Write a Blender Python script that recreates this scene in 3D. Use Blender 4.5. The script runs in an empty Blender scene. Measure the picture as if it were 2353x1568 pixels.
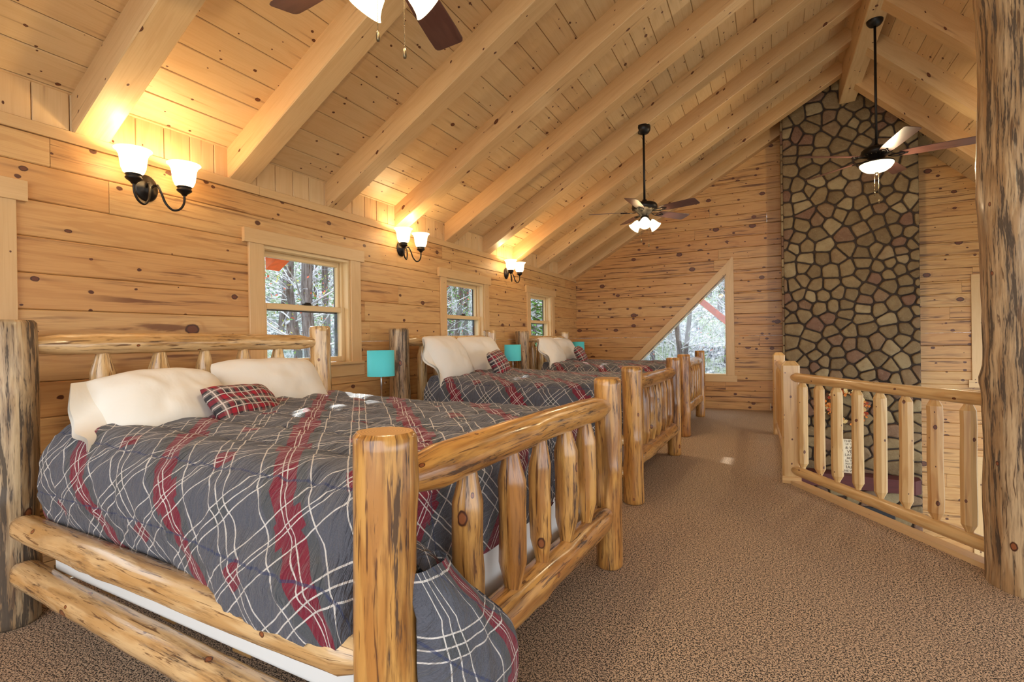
import bpy, math, random
from mathutils import Vector, Matrix, noise, Euler

S = bpy.context.scene
COL = S.collection
PI = math.pi
RND = random.Random(7)

# ------------------------------------------------------------------ camera
cam_data = bpy.data.cameras.new('camera')
cam = bpy.data.objects.new('camera', cam_data)
COL.objects.link(cam)
S.camera = cam
cam_data.sensor_fit = 'HORIZONTAL'
cam_data.sensor_width = 36.0
cam_data.lens = 36.0 * 1167.93 / 2353.0
cam_data.clip_start = 0.02
cam_data.clip_end = 400
right = Vector((0.8924, 0.4511, -0.0148)).normalized()
fwd = Vector((-0.4512, 0.8924, -0.0031)).normalized()
up = right.cross(fwd).normalized()
right = fwd.cross(up).normalized()
cam.matrix_world = Matrix(((right.x, up.x, -fwd.x, 0.0), (right.y, up.y, -fwd.y, 0.0),
                           (right.z, up.z, -fwd.z, 1.2), (0, 0, 0, 1)))

# ------------------------------------------------------------------ world, sun, exposure
w = bpy.data.worlds.new('sky')
S.world = w
w.use_nodes = True
bg = w.node_tree.nodes['Background']
bg.inputs['Color'].default_value = (0.86, 0.93, 1.0, 1)
bg.inputs['Strength'].default_value = 2.55

sun_dir = Vector((1.0, -0.65, -0.52)).normalized()       # the way the light travels
sd = bpy.data.lights.new('sun', 'SUN')
sd.energy = 11.0
sd.angle = 0.01
sd.color = (1.0, 0.95, 0.86)
so = bpy.data.objects.new('sun', sd)
COL.objects.link(so)
so.rotation_euler = sun_dir.to_track_quat('-Z', 'Y').to_euler()

S.view_settings.view_transform = 'Standard'
S.view_settings.look = 'None'
S.view_settings.gamma = 1
S.view_settings.use_curve_mapping = False
S.view_settings.exposure = 0.58
S.display_settings.display_device = 'sRGB'


# ------------------------------------------------------------------ node helpers
class NT:
    def __init__(s, name):
        s.m = bpy.data.materials.new(name)
        s.m.use_nodes = True
        s.t = s.m.node_tree
        s.n = s.t.nodes
        s.l = s.t.links
        s.bsdf = s.n['Principled BSDF']
        s.out = s.n['Material Output']

    def put(s, sock, val):
        if isinstance(val, bpy.types.NodeSocket):
            s.l.new(val, sock)
        elif isinstance(val, (tuple, list)) and len(val) == 3 and sock.type == 'RGBA':
            sock.default_value = (*val, 1)
        else:
            sock.default_value = val

    def math(s, op, a, b=0.0, c=None, clamp=False):
        n = s.n.new('ShaderNodeMath')
        n.operation = op
        n.use_clamp = clamp
        s.put(n.inputs[0], a)
        s.put(n.inputs[1], b)
        if c is not None:
            s.put(n.inputs[2], c)
        return n.outputs[0]

    def mix(s, f, a, b, mode='MIX'):
        n = s.n.new('ShaderNodeMix')
        n.data_type = 'RGBA'
        n.blend_type = mode
        n.clamp_factor = True
        s.put(n.inputs[0], f)
        s.put(n.inputs[6], a)
        s.put(n.inputs[7], b)
        return n.outputs[2]

    def ss(s, x, lo, hi, a=0.0, b=1.0):
        n = s.n.new('ShaderNodeMapRange')
        n.interpolation_type = 'SMOOTHSTEP'
        s.put(n.inputs[0], x)
        s.put(n.inputs[1], lo)
        s.put(n.inputs[2], hi)
        s.put(n.inputs[3], a)
        s.put(n.inputs[4], b)
        return n.outputs[0]

    def vec(s, x, y, z=0.0):
        n = s.n.new('ShaderNodeCombineXYZ')
        s.put(n.inputs[0], x)
        s.put(n.inputs[1], y)
        s.put(n.inputs[2], z)
        return n.outputs[0]

    def sep(s, v):
        n = s.n.new('ShaderNodeSeparateXYZ')
        s.l.new(v, n.inputs[0])
        return n.outputs

    def uv(s):
        n = s.n.new('ShaderNodeTexCoord')
        return s.sep(n.outputs['UV'])

    def obj(s):
        return s.n.new('ShaderNodeTexCoord').outputs['Object']

    def attr(s, name):
        n = s.n.new('ShaderNodeAttribute')
        n.attribute_name = name
        return n.outputs['Fac'], n.outputs['Color']

    def noise(s, v, scale=1.0, detail=2.0, rough=0.5, dist=0.0):
        n = s.n.new('ShaderNodeTexNoise')
        s.l.new(v, n.inputs['Vector'])
        n.inputs['Scale'].default_value = scale
        n.inputs['Detail'].default_value = detail
        n.inputs['Roughness'].default_value = rough
        n.inputs['Distortion'].default_value = dist
        return n.outputs['Fac']

    def bump(s, h, strength=0.3, dist=0.01):
        n = s.n.new('ShaderNodeBump')
        n.inputs['Strength'].default_value = strength
        n.inputs['Distance'].default_value = dist
        s.l.new(h, n.inputs['Height'])
        s.l.new(n.outputs[0], s.bsdf.inputs['Normal'])

    def base(s, c):
        s.put(s.bsdf.inputs['Base Color'], c)

    def rough(s, r):
        s.put(s.bsdf.inputs['Roughness'], r)


def knots(t, u, v, ku, kv, rmin, rmax, keep):
    """one possible knot per cell of ku x kv per metre; returns distance, radius and mask"""
    cell = t.n.new('ShaderNodeTexVoronoi')
    cell.voronoi_dimensions = '2D'
    cell.inputs['Scale'].default_value = 1.0
    cell.inputs['Randomness'].default_value = 0.95
    t.l.new(t.vec(t.math('MULTIPLY', u, ku), t.math('MULTIPLY', v, kv)), cell.inputs['Vector'])
    p = t.sep(cell.outputs['Position'])
    c = t.sep(cell.outputs['Color'])
    wob = t.noise(t.vec(u, v), 45, 1)
    du = t.math('SUBTRACT', u, t.math('DIVIDE', p[0], ku))
    dv = t.math('SUBTRACT', v, t.math('DIVIDE', p[1], kv))
    du = t.math('MULTIPLY', du, 0.72)
    d = t.math('SQRT', t.math('ADD', t.math('MULTIPLY', du, du), t.math('MULTIPLY', dv, dv)))
    d = t.math('ADD', d, t.math('MULTIPLY', t.math('SUBTRACT', wob, 0.5), 0.008))
    on = t.math('LESS_THAN', c[0], keep)
    r = t.math('ADD', rmin, t.math('MULTIPLY', t.math('MULTIPLY', c[1], c[1]), rmax - rmin))
    r = t.math('MULTIPLY', r, on)
    return d, r, du, dv, on


def wood(name, light, mid, dark, knot=(0.17, 0.05, 0.018), keep=0.5, rmax=0.022, streak=0.62, gloss=0.45,
         ku=1.9, kv=5.6, grain=0.5, coat=0.0, tintamt=0.35, tintcol=(0.86, 0.64, 0.44)):
    t = NT(name)
    uv = t.uv()
    u, v = uv[0], uv[1]
    d, r, du, dv, on = knots(t, u, v, ku, kv, 0.006, rmax, keep)
    warp = t.noise(t.vec(t.math('MULTIPLY', u, 1.1), t.math('MULTIPLY', v, 7.0)), 1.0, 3, 0.55)
    infl = t.math('DIVIDE', t.math('MULTIPLY', r, r), t.math('ADD', t.math('MULTIPLY', d, d), 0.00035))
    h = t.math('ADD', t.math('MULTIPLY', v, 34.0), t.math('MULTIPLY', warp, 16.0))
    h = t.math('ADD', h, t.math('MULTIPLY', infl, 5.0))
    g = t.math('SINE', t.math('MULTIPLY', h, 2.0))
    g = t.ss(g, -0.2, 1.0)
    fine = t.noise(t.vec(t.math('MULTIPLY', u, 4.0), t.math('MULTIPLY', v, 150.0)), 1.0, 2)
    broad = t.noise(t.vec(t.math('MULTIPLY', u, 0.8), t.math('MULTIPLY', v, 5.0)), 1.0, 2)
    c = t.mix(t.math('MULTIPLY', g, t.math('MULTIPLY', broad, grain * 1.3)), light, mid)
    c = t.mix(t.math('MULTIPLY', t.ss(fine, 0.4, 0.8), 0.35), c, mid)
    # mineral streaks that run with the grain
    sn = t.noise(t.vec(t.math('MULTIPLY', u, 1.2), t.math('MULTIPLY', v, 30.0)), 1.0, 5, 0.62, 0.5)
    where = t.noise(t.vec(t.math('MULTIPLY', u, 0.9), t.math('MULTIPLY', v, 4.0)), 1.0, 1)
    sk = t.math('MULTIPLY', t.ss(sn, streak, streak + 0.13), t.ss(where, 0.40, 0.58))
    c = t.mix(t.math('MULTIPLY', sk, 0.85), c, dark)
    # the tail of dark wood beside each knot
    ax = t.math('ABSOLUTE', du)
    ay = t.math('ABSOLUTE', dv)
    tail = t.math('MULTIPLY', t.ss(ax, 0.14, 0.0), t.ss(ay, t.math('MULTIPLY', r, 0.9), 0.0))
    c = t.mix(t.math('MULTIPLY', t.math('MULTIPLY', tail, on), 0.45), c, dark)
    # the knot itself with its darker rim
    km = t.math('MULTIPLY', t.ss(d, r, t.math('MULTIPLY', r, 0.82)), on)
    core = t.ss(d, t.math('MULTIPLY', r, 0.75), t.math('MULTIPLY', r, 0.55))
    kc = t.mix(t.math('MULTIPLY', core, 0.8), tuple(x * 0.38 for x in knot), knot)
    c = t.mix(km, c, kc)
    # a second, smaller family of knots
    d2_, r2_, du2, dv2, on2 = knots(t, t.math('ADD', u, 3.7), t.math('ADD', v, 1.3), ku * 1.9, kv * 1.55, 0.004, rmax * 0.55, keep * 0.8)
    km2 = t.math('MULTIPLY', t.ss(d2_, r2_, t.math('MULTIPLY', r2_, 0.7)), on2)
    c = t.mix(km2, c, tuple(x * 0.62 for x in knot))
    # every board has its own tone
    tf, _ = t.attr('tone')
    c = t.mix(t.math('MULTIPLY', tf, tintamt), c, t.mix(1.0, c, tintcol, 'MULTIPLY'))
    t.base(c)
    t.rough(gloss)
    if coat:
        t.bsdf.inputs['Coat Weight'].default_value = coat
        t.bsdf.inputs['Coat Roughness'].default_value = 0.12
    t.bump(t.math('SUBTRACT', fine, t.math('MULTIPLY', km, 0.5)), 0.08, 0.002)
    return t.m


def logwood(name, light, mid, dark, bark=0.62, gloss=0.3, coat=0.35, keep=0.55, barkcol=(0.045, 0.020, 0.009), fine_s=36.0, su=0.6, burnt=0.75, edge=0.02):
    t = NT(name)
    uv = t.uv()
    u, v = uv[0], uv[1]
    d, r, du, dv, on = knots(t, u, v, 2.6, 6.5, 0.007, 0.02, keep)
    warp = t.noise(t.vec(t.math('MULTIPLY', u, 1.4), t.math('MULTIPLY', v, 9.0)), 1.0, 3, 0.6)
    infl = t.math('DIVIDE', t.math('MULTIPLY', r, r), t.math('ADD', t.math('MULTIPLY', d, d), 0.0003))
    h = t.math('ADD', t.math('ADD', t.math('MULTIPLY', v, 40.0), t.math('MULTIPLY', warp, 18.0)), t.math('MULTIPLY', infl, 5.0))
    g = t.ss(t.math('SINE', h), -0.3, 1.0)
    c = t.mix(t.math('MULTIPLY', g, 0.75), light, mid)
    big = t.noise(t.vec(t.math('MULTIPLY', u, 2.2), t.math('MULTIPLY', v, 9.0)), 1.0, 3, 0.6)
    c = t.mix(t.ss(big, 0.45, 0.75, 0.0, 0.7), c, mid)
    burn = t.noise(t.vec(t.math('MULTIPLY', u, 1.5), t.math('MULTIPLY', v, 17.0), 3.0), 1.0, 4, 0.65, 0.5)
    c = t.mix(t.ss(burn, 0.5, 0.68, 0.0, burnt), c, tuple(x * 0.42 for x in mid))
    # dark check lines and worm tracks
    ch = t.noise(t.vec(t.math('MULTIPLY', u, 5.0), t.math('MULTIPLY', v, fine_s * 2.2)), 1.0, 3, 0.6, 0.8)
    c = t.mix(t.ss(ch, 0.57, 0.66, 0.0, 0.85), c, dark)
    # left-over bark and blue stain
    bk = t.noise(t.vec(t.math('MULTIPLY', u, 3.2 * su), t.math('MULTIPLY', v, 13.0)), 1.0, 5, 0.68, 0.6)
    bs = t.noise(t.vec(t.math('MULTIPLY', u, 9.0 * su), t.math('MULTIPLY', v, fine_s * 1.6)), 1.0, 4, 0.7)
    bm = t.math('ADD', t.math('MULTIPLY', bk, 0.5), t.math('MULTIPLY', bs, 0.5))
    bmask = t.ss(bm, bark - edge, bark + edge)
    c = t.mix(t.math('MULTIPLY', t.ss(bm, bark - 0.11, bark), 0.45), c, dark)
    c = t.mix(t.math('MULTIPLY', bmask, 0.85), c, barkcol)
    km = t.math('MULTIPLY', t.ss(d, r, t.math('MULTIPLY', r, 0.8)), on)
    core = t.ss(d, t.math('MULTIPLY', r, 0.72), t.math('MULTIPLY', r, 0.5))
    c = t.mix(km, c, t.mix(core, (0.07, 0.02, 0.008), (0.28, 0.09, 0.03)))
    tf, _ = t.attr('tone')
    c = t.mix(t.math('MULTIPLY', tf, 0.35), c, t.mix(1.0, c, (0.8, 0.58, 0.4), 'MULTIPLY'))
    t.base(c)
    t.rough(t.math('ADD', gloss, t.math('MULTIPLY', bmask, 0.35)))
    t.bsdf.inputs['Coat Weight'].default_value = coat
    t.bsdf.inputs['Coat Roughness'].default_value = 0.15
    t.bump(t.math('SUBTRACT', t.math('ADD', ch, big), t.math('MULTIPLY', bmask, 1.2)), 0.35, 0.004)
    return t.m


def endgrain(name, light, mid):
    t = NT(name)
    uv = t.uv()
    rad = t.math('SQRT', t.math('ADD', t.math('MULTIPLY', uv[0], uv[0]), t.math('MULTIPLY', uv[1], uv[1])))
    wob = t.noise(t.vec(uv[0], uv[1]), 14, 2)
    rings = t.ss(t.math('SINE', t.math('MULTIPLY', t.math('ADD', rad, t.math('MULTIPLY', wob, 0.02)), 900.0)), -0.4, 1.0)
    t.base(t.mix(t.math('MULTIPLY', rings, 0.8), light, mid))
    t.rough(0.35)
    t.bsdf.inputs['Coat Weight'].default_value = 0.3
    return t.m


def plain(name, col, rough=0.5, metal=0.0, emit=None, es=0.0, vary=0.0, vs=20.0):
    t = NT(name)
    if vary:
        n = t.noise(t.obj(), vs, 3)
        t.base(t.mix(t.ss(n, 0.3, 0.7), tuple(c * (1 - vary) for c in col), tuple(min(1, c * (1 + vary)) for c in col)))
    else:
        t.base(col)
    t.rough(rough)
    t.bsdf.inputs['Metallic'].default_value = metal
    if emit:
        t.bsdf.inputs['Emission Color'].default_value = (*emit, 1)
        t.bsdf.inputs['Emission Strength'].default_value = es
    return t.m


M = {}
M['wall'] = wood('knotty_pine_wall', (0.64, 0.378, 0.150), (0.46, 0.215, 0.066), (0.17, 0.058, 0.018), keep=0.6,
                 rmax=0.036, streak=0.535, gloss=0.42, tintamt=0.55)
M['gable'] = wood('knotty_pine_gable', (0.62, 0.350, 0.130), (0.45, 0.198, 0.055), (0.11, 0.034, 0.010), keep=0.7,
                  rmax=0.042, streak=0.50, gloss=0.42, tintamt=0.55)
M['ceiling'] = wood('pine_ceiling_board', (0.69, 0.470, 0.245), (0.57, 0.345, 0.150), (0.22, 0.08, 0.025), keep=0.6,
                    rmax=0.018, streak=0.68, gloss=0.5, ku=2.6, kv=6.0, grain=0.35, tintamt=0.4)
M['rafter'] = wood('pine_rafter', (0.69, 0.465, 0.235), (0.55, 0.318, 0.135), (0.2, 0.075, 0.022), keep=0.45,
                   rmax=0.022, streak=0.70, gloss=0.45, ku=1.6, kv=6.0, grain=0.35, tintamt=0.5)
M['casing'] = wood('pine_casing', (0.66, 0.42, 0.195), (0.55, 0.31, 0.125), (0.22, 0.09, 0.03), keep=0.25,
                   rmax=0.010, streak=0.74, gloss=0.38, ku=2.0, kv=6.0, grain=0.3, tintamt=0.2)
M['sash'] = plain('clear_pine_sash', (0.72, 0.50, 0.25), 0.35)
M['rail'] = wood('cedar_railing', (0.68, 0.44, 0.185), (0.50, 0.26, 0.08), (0.2, 0.075, 0.025), keep=0.6,
                 rmax=0.012, streak=0.66, gloss=0.35, ku=3.0, kv=9.0, grain=0.8, coat=0.2, tintamt=0.5)
M['log'] = logwood('varnished_log', (0.62, 0.325, 0.085), (0.38, 0.150, 0.030), (0.09, 0.026, 0.008), bark=0.585, coat=0.5)
M['log_pale'] = logwood('pale_varnished_log', (0.75, 0.53, 0.27), (0.56, 0.32, 0.11), (0.12, 0.05, 0.02), bark=0.60, coat=0.5, gloss=0.22, burnt=0.35)  # pale wood, lightened further in colour for window sheen on the side rails
M['log_bark'] = logwood('barky_log', (0.60, 0.44, 0.25), (0.40, 0.235, 0.10), (0.10, 0.05, 0.025), bark=0.54, coat=0.15, su=0.45, burnt=0.5, edge=0.012,
                        gloss=0.4, barkcol=(0.06, 0.045, 0.032))
M['end'] = endgrain('log_end_grain', (0.66, 0.36, 0.12), (0.45, 0.2, 0.06))
M['stain'] = plain('orange_stained_timber', (0.72, 0.13, 0.012), 0.5, vary=0.15)
M['bronze'] = plain('oil_rubbed_bronze', (0.022, 0.018, 0.016), 0.32, 0.7)
M['fanmetal'] = plain('dark_fan_metal', (0.018, 0.014, 0.012), 0.4, 0.5)
M['rib'] = plain('worn_brass_rib', (0.35, 0.26, 0.14), 0.4, 0.8)
M['chain'] = plain('antique_brass_chain', (0.16, 0.12, 0.07), 0.35, 0.9)
M['screen'] = plain('dark_screen_frame', (0.03, 0.035, 0.045), 0.5)
M['steel'] = plain('brushed_steel', (0.55, 0.55, 0.56), 0.28, 1.0)
M['turquoise'] = plain('turquoise_fabric', (0.10, 0.66, 0.72), 0.7)
M['white_trim'] = plain('white_bulb_glow', (1, 1, 1), 0.4, emit=(1.0, 0.88, 0.62), es=12)
M['mantel'] = wood('mahogany_mantel', (0.085, 0.012, 0.010), (0.05, 0.007, 0.006), (0.03, 0.005, 0.004), keep=0.0, gloss=0.7)
M['firebox_black'] = plain('dark_firebox', (0.012, 0.010, 0.012), 0.7)
M['sheet'] = plain('white_cotton', (0.80, 0.76, 0.68), 0.85)
M['ticking'] = plain('white_box_spring_cloth', (0.72, 0.72, 0.70), 0.85)
M['paper'] = plain('cream_sign_board', (0.72, 0.60, 0.44), 0.7, vary=0.08)
M['ink'] = plain('brown_sign_letters', (0.06, 0.03, 0.02), 0.7)
M['outwall'] = plain('log_wall_core', (0.35, 0.2, 0.09), 0.8)

# carpet
t = NT('speckled_carpet')
o = t.obj()
v1 = t.noise(o, 185, 1.0, 0.6)
v2 = t.noise(o, 85, 1.0, 0.5)
sp = t.math('ADD', t.math('MULTIPLY', v1, 0.75), t.math('MULTIPLY', v2, 0.25))
cc = t.mix(t.ss(sp, 0.44, 0.55), (0.022, 0.013, 0.009), (0.70, 0.50, 0.33))
big = t.noise(o, 2.2, 2)
cc = t.mix(t.ss(big, 0.35, 0.7, 0.0, 0.15), cc, (0.36, 0.25, 0.17))
t.base(cc)
t.rough(0.95)
t.bump(sp, 0.5, 0.006)
M['carpet'] = t.m

# stone: one tone per stone from the vertex tone, grit from noise
t = NT('field_stone')
tf, tc = t.attr('tone')
n1 = t.noise(t.obj(), 9, 4, 0.6)
n2 = t.noise(t.obj(), 45, 3, 0.6)
c = t.mix(t.ss(tf, 0.0, 0.55), (0.165, 0.106, 0.048), (0.235, 0.158, 0.074))
c = t.mix(t.ss(tf, 0.55, 0.8), c, (0.175, 0.088, 0.052))
c = t.mix(t.ss(tf, 0.85, 0.9), c, (0.30, 0.22, 0.115))
c = t.mix(t.ss(n1, 0.35, 0.7, 0.0, 0.55), c, t.mix(1.0, c, (0.62, 0.52, 0.44), 'MULTIPLY'))
c = t.mix(t.ss(n2, 0.55, 0.75, 0.0, 0.35), c, (0.34, 0.26, 0.15))
t.base(c)
t.rough(0.8)
t.bump(t.math('ADD', n1, t.math('MULTIPLY', n2, 0.5)), 0.6, 0.02)
M['stone'] = t.m
M['mortar'] = plain('dark_mortar', (0.045, 0.028, 0.020), 0.95, vary=0.2, vs=40)

# quilted plaid cloth: UV is in metres on the flat cloth
t = NT('grey_plaid_quilt')
uv = t.uv()
wx = t.math('MULTIPLY', t.math('SUBTRACT', t.noise(t.vec(uv[0], uv[1]), 13, 2), 0.5), 0.007)
wy = t.math('MULTIPLY', t.math('SUBTRACT', t.noise(t.vec(uv[0], uv[1], 5.0), 9, 2), 0.5), 0.007)
ux = t.math('ADD', uv[0], wx)
uy = t.math('ADD', uv[1], wy)
a = t.math('MULTIPLY', t.math('ADD', ux, uy), 0.7071)
b = t.math('MULTIPLY', t.math('SUBTRACT', ux, uy), 0.7071)
P = 0.42


def cyc(x, off):
    n = t.math('SUBTRACT', t.math('FRACT', t.math('ADD', t.math('DIVIDE', x, P), off + 50.5)), 0.5)
    return t.math('MULTIPLY', n, P)


def line(x, centre, half):
    return t.math('LESS_THAN', t.math('ABSOLUTE', t.math('SUBTRACT', x, centre)), half)


def tri(x, c0, w_):
    m_ = line(x, c0, w_)
    for k in (-0.03, 0.03):
        m_ = t.math('MAXIMUM', m_, line(x, c0 + k, w_))
    return m_


ca = cyc(a, 0.06)
cb = cyc(b, 0.10)
redA = line(ca, 0.0, 0.036)
redB = line(cb, 0.0, 0.036)
sa = t.math('SUBTRACT', t.math('FRACT', t.math('ADD', t.math('DIVIDE', a, P), 0.06 + 50.0)), 0.5)
sa = t.math('MULTIPLY', sa, P)                      # centred on the half period
sb = t.math('SUBTRACT', t.math('FRACT', t.math('ADD', t.math('DIVIDE', b, P), 0.10 + 50.0)), 0.5)
sb = t.math('MULTIPLY', sb, P)
LW = 0.0021
wh = t.math('MAXIMUM', line(t.math('ABSOLUTE', ca), 0.0075, LW * 0.85), line(t.math('ABSOLUTE', ca), 0.078, LW))
wh = t.math('MAXIMUM', wh, line(t.math('ABSOLUTE', cb), 0.0075, LW * 0.85))
wh = t.math('MAXIMUM', wh, line(t.math('ABSOLUTE', cb), 0.060, LW))
wh = t.math('MAXIMUM', wh, tri(sa, 0.0, LW))
wh = t.math('MAXIMUM', wh, tri(sb, 0.0, LW))
nearA = t.math('MAXIMUM', line(sa, 0.0, 0.034), line(ca, 0.0, 0.055))
red = t.math('MAXIMUM', redA, t.math('MULTIPLY', redB, nearA))
darkz = t.math('MAXIMUM', line(t.math('ABSOLUTE', ca), 0.05, 0.016), t.math('MULTIPLY', line(sb, 0.0, 0.03), line(sa, 0, 0.04)))
weave = t.noise(t.vec(t.math('MULTIPLY', uv[0], 1.0), uv[1]), 260, 1)
c = t.mix(weave, (0.048, 0.050, 0.064), (0.112, 0.113, 0.134))
c = t.mix(t.math('MULTIPLY', darkz, 0.55), c, (0.05, 0.055, 0.052))
c = t.mix(red, c, (0.170, 0.004, 0.020))
c = t.mix(wh, c, (0.60, 0.55, 0.50))
# the stitched channels show as thin navy lines
seam = t.math('SUBTRACT', t.math('FRACT', t.math('ADD', t.math('DIVIDE', uv[1], 0.22), 50.0)), 0.5)
seaml = t.math('LESS_THAN', t.math('ABSOLUTE', seam), 0.016)
c = t.mix(t.math('MULTIPLY', seaml, 0.7), c, (0.02, 0.03, 0.09))
t.base(c)
t.rough(0.8)
t.bsdf.inputs['Sheen Weight'].default_value = 0.15
ruck = t.noise(t.vec(t.math('MULTIPLY', uv[0], 38.0), t.math('MULTIPLY', uv[1], 8.0)), 1.0, 3, 0.6, 0.9)
near = t.ss(t.math('ABSOLUTE', seam), 0.5, 0.0, 0.45, 1.0)
t.bump(t.math('ADD', t.math('MULTIPLY', ruck, near), t.math('MULTIPLY', weave, 0.05)), 1.0, 0.035)
M['quilt'] = t.m

# small tartan for the throw pillows
t = NT('red_and_grey_tartan')
uv = t.uv()


def cyc2(x, p, off=0.0):
    return t.math('MULTIPLY', t.math('SUBTRACT', t.math('FRACT', t.math('ADD', t.math('DIVIDE', x, p), 50.0 + off)), 0.5), p)


u2 = cyc2(uv[0], 0.085)
v2 = cyc2(uv[1], 0.085)
r1 = line(u2, 0.02, 0.011)
r2 = line(v2, 0.02, 0.011)
w1 = t.math('MAXIMUM', line(u2, -0.012, 0.0028), line(v2, -0.012, 0.0028))
w2_ = t.math('MAXIMUM', line(u2, 0.038, 0.0024), line(v2, 0.038, 0.0024))
chk = t.math('GREATER_THAN', t.math('FRACT', t.math('MULTIPLY', t.math('ADD', uv[0], uv[1]), 110.0)), 0.5)
c = t.mix(t.math('MAXIMUM', line(u2, -0.012, 0.012), line(v2, -0.012, 0.012)), (0.035, 0.033, 0.037), (0.17, 0.14, 0.13))
c = t.mix(t.math('MULTIPLY', t.math('MAXIMUM', r1, r2), t.math('ADD', 0.45, t.math('MULTIPLY', chk, 0.3))), c, (0.30, 0.012, 0.03))
c = t.mix(t.math('MULTIPLY', r1, r2), c, (0.38, 0.01, 0.03))
c = t.mix(t.math('MULTIPLY', t.math('MAXIMUM', w1, w2_), 0.9), c, (0.66, 0.56, 0.5))
t.base(c)
t.rough(0.9)
t.bump(t.noise(t.vec(uv[0], uv[1]), 300, 1), 0.4, 0.002)
M['tartan'] = t.m

# pillow cotton with soft creases
t = NT('cream_pillow_cotton')
cr = t.noise(t.obj(), 7, 3, 0.55, 0.6)
t.base((0.80, 0.755, 0.67))
t.rough(0.8)
t.bump(cr, 0.25, 0.02)
M['pillow'] = t.m

# fan blade
M['blade'] = wood('walnut_fan_blade', (0.10, 0.045, 0.038), (0.065, 0.026, 0.024), (0.03, 0.012, 0.01), keep=0.0, gloss=0.3,
                  grain=0.9, streak=0.6)

# frosted lamp glass: lets the bulb behind it through
t = NT('frosted_lamp_glass')
tr = t.n.new('ShaderNodeBsdfTranslucent')
tr.inputs['Color'].default_value = (1.0, 0.93, 0.80, 1)
em = t.n.new('ShaderNodeEmission')
em.inputs['Color'].default_value = (1.0, 0.86, 0.60, 1)
em.inputs['Strength'].default_value = 0.75
ad = t.n.new('ShaderNodeAddShader')
t.l.new(tr.outputs[0], ad.inputs[0])
t.l.new(em.outputs[0], ad.inputs[1])
t.l.new(ad.outputs[0], t.out.inputs['Surface'])
M['lampglass'] = t.m

# window glass
t = NT('window_glass')
tp = t.n.new('ShaderNodeBsdfTransparent')
tp.inputs['Color'].default_value = (0.95, 0.98, 1.0, 1)
gl = t.n.new('ShaderNodeBsdfGlossy')
gl.inputs['Roughness'].default_value = 0.02
mx = t.n.new('ShaderNodeMixShader')
mx.inputs[0].default_value = 0.05
t.l.new(tp.outputs[0], mx.inputs[1])
t.l.new(gl.outputs[0], mx.inputs[2])
t.l.new(mx.outputs[0], t.out.inputs['Surface'])
M['glass'] = t.m

# outdoors
M['trunk'] = logwood('tree_bark', (0.20, 0.18, 0.18), (0.12, 0.10, 0.10), (0.04, 0.035, 0.035), bark=0.55, coat=0.0, gloss=0.8)
t = NT('autumn_leaf')
tf, tc = t.attr('tone')
c = t.mix(t.ss(tf, 0.2, 0.5), (0.09, 0.22, 0.03), (0.42, 0.40, 0.08))
c = t.mix(t.ss(tf, 0.72, 0.8), c, (0.55, 0.10, 0.05))
t.base(c)
t.rough(0.6)
M['leaf'] = t.m
t = NT('leaf_litter_ground')
n1 = t.noise(t.obj(), 0.9, 4, 0.7)
n2 = t.noise(t.obj(), 5.5, 5, 0.72)
c = t.mix(t.ss(n2, 0.42, 0.60), (0.035, 0.042, 0.065), (0.55, 0.55, 0.56))
c = t.mix(t.ss(n1, 0.42, 0.6, 0.0, 0.6), c, (0.20, 0.27, 0.09))
t.base(c)
t.rough(0.95)
M['ground'] = t.m
M['twig'] = plain('pale_twigs', (0.50, 0.50, 0.53), 0.8, vary=0.4, vs=3)
M['flower'] = None


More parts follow.
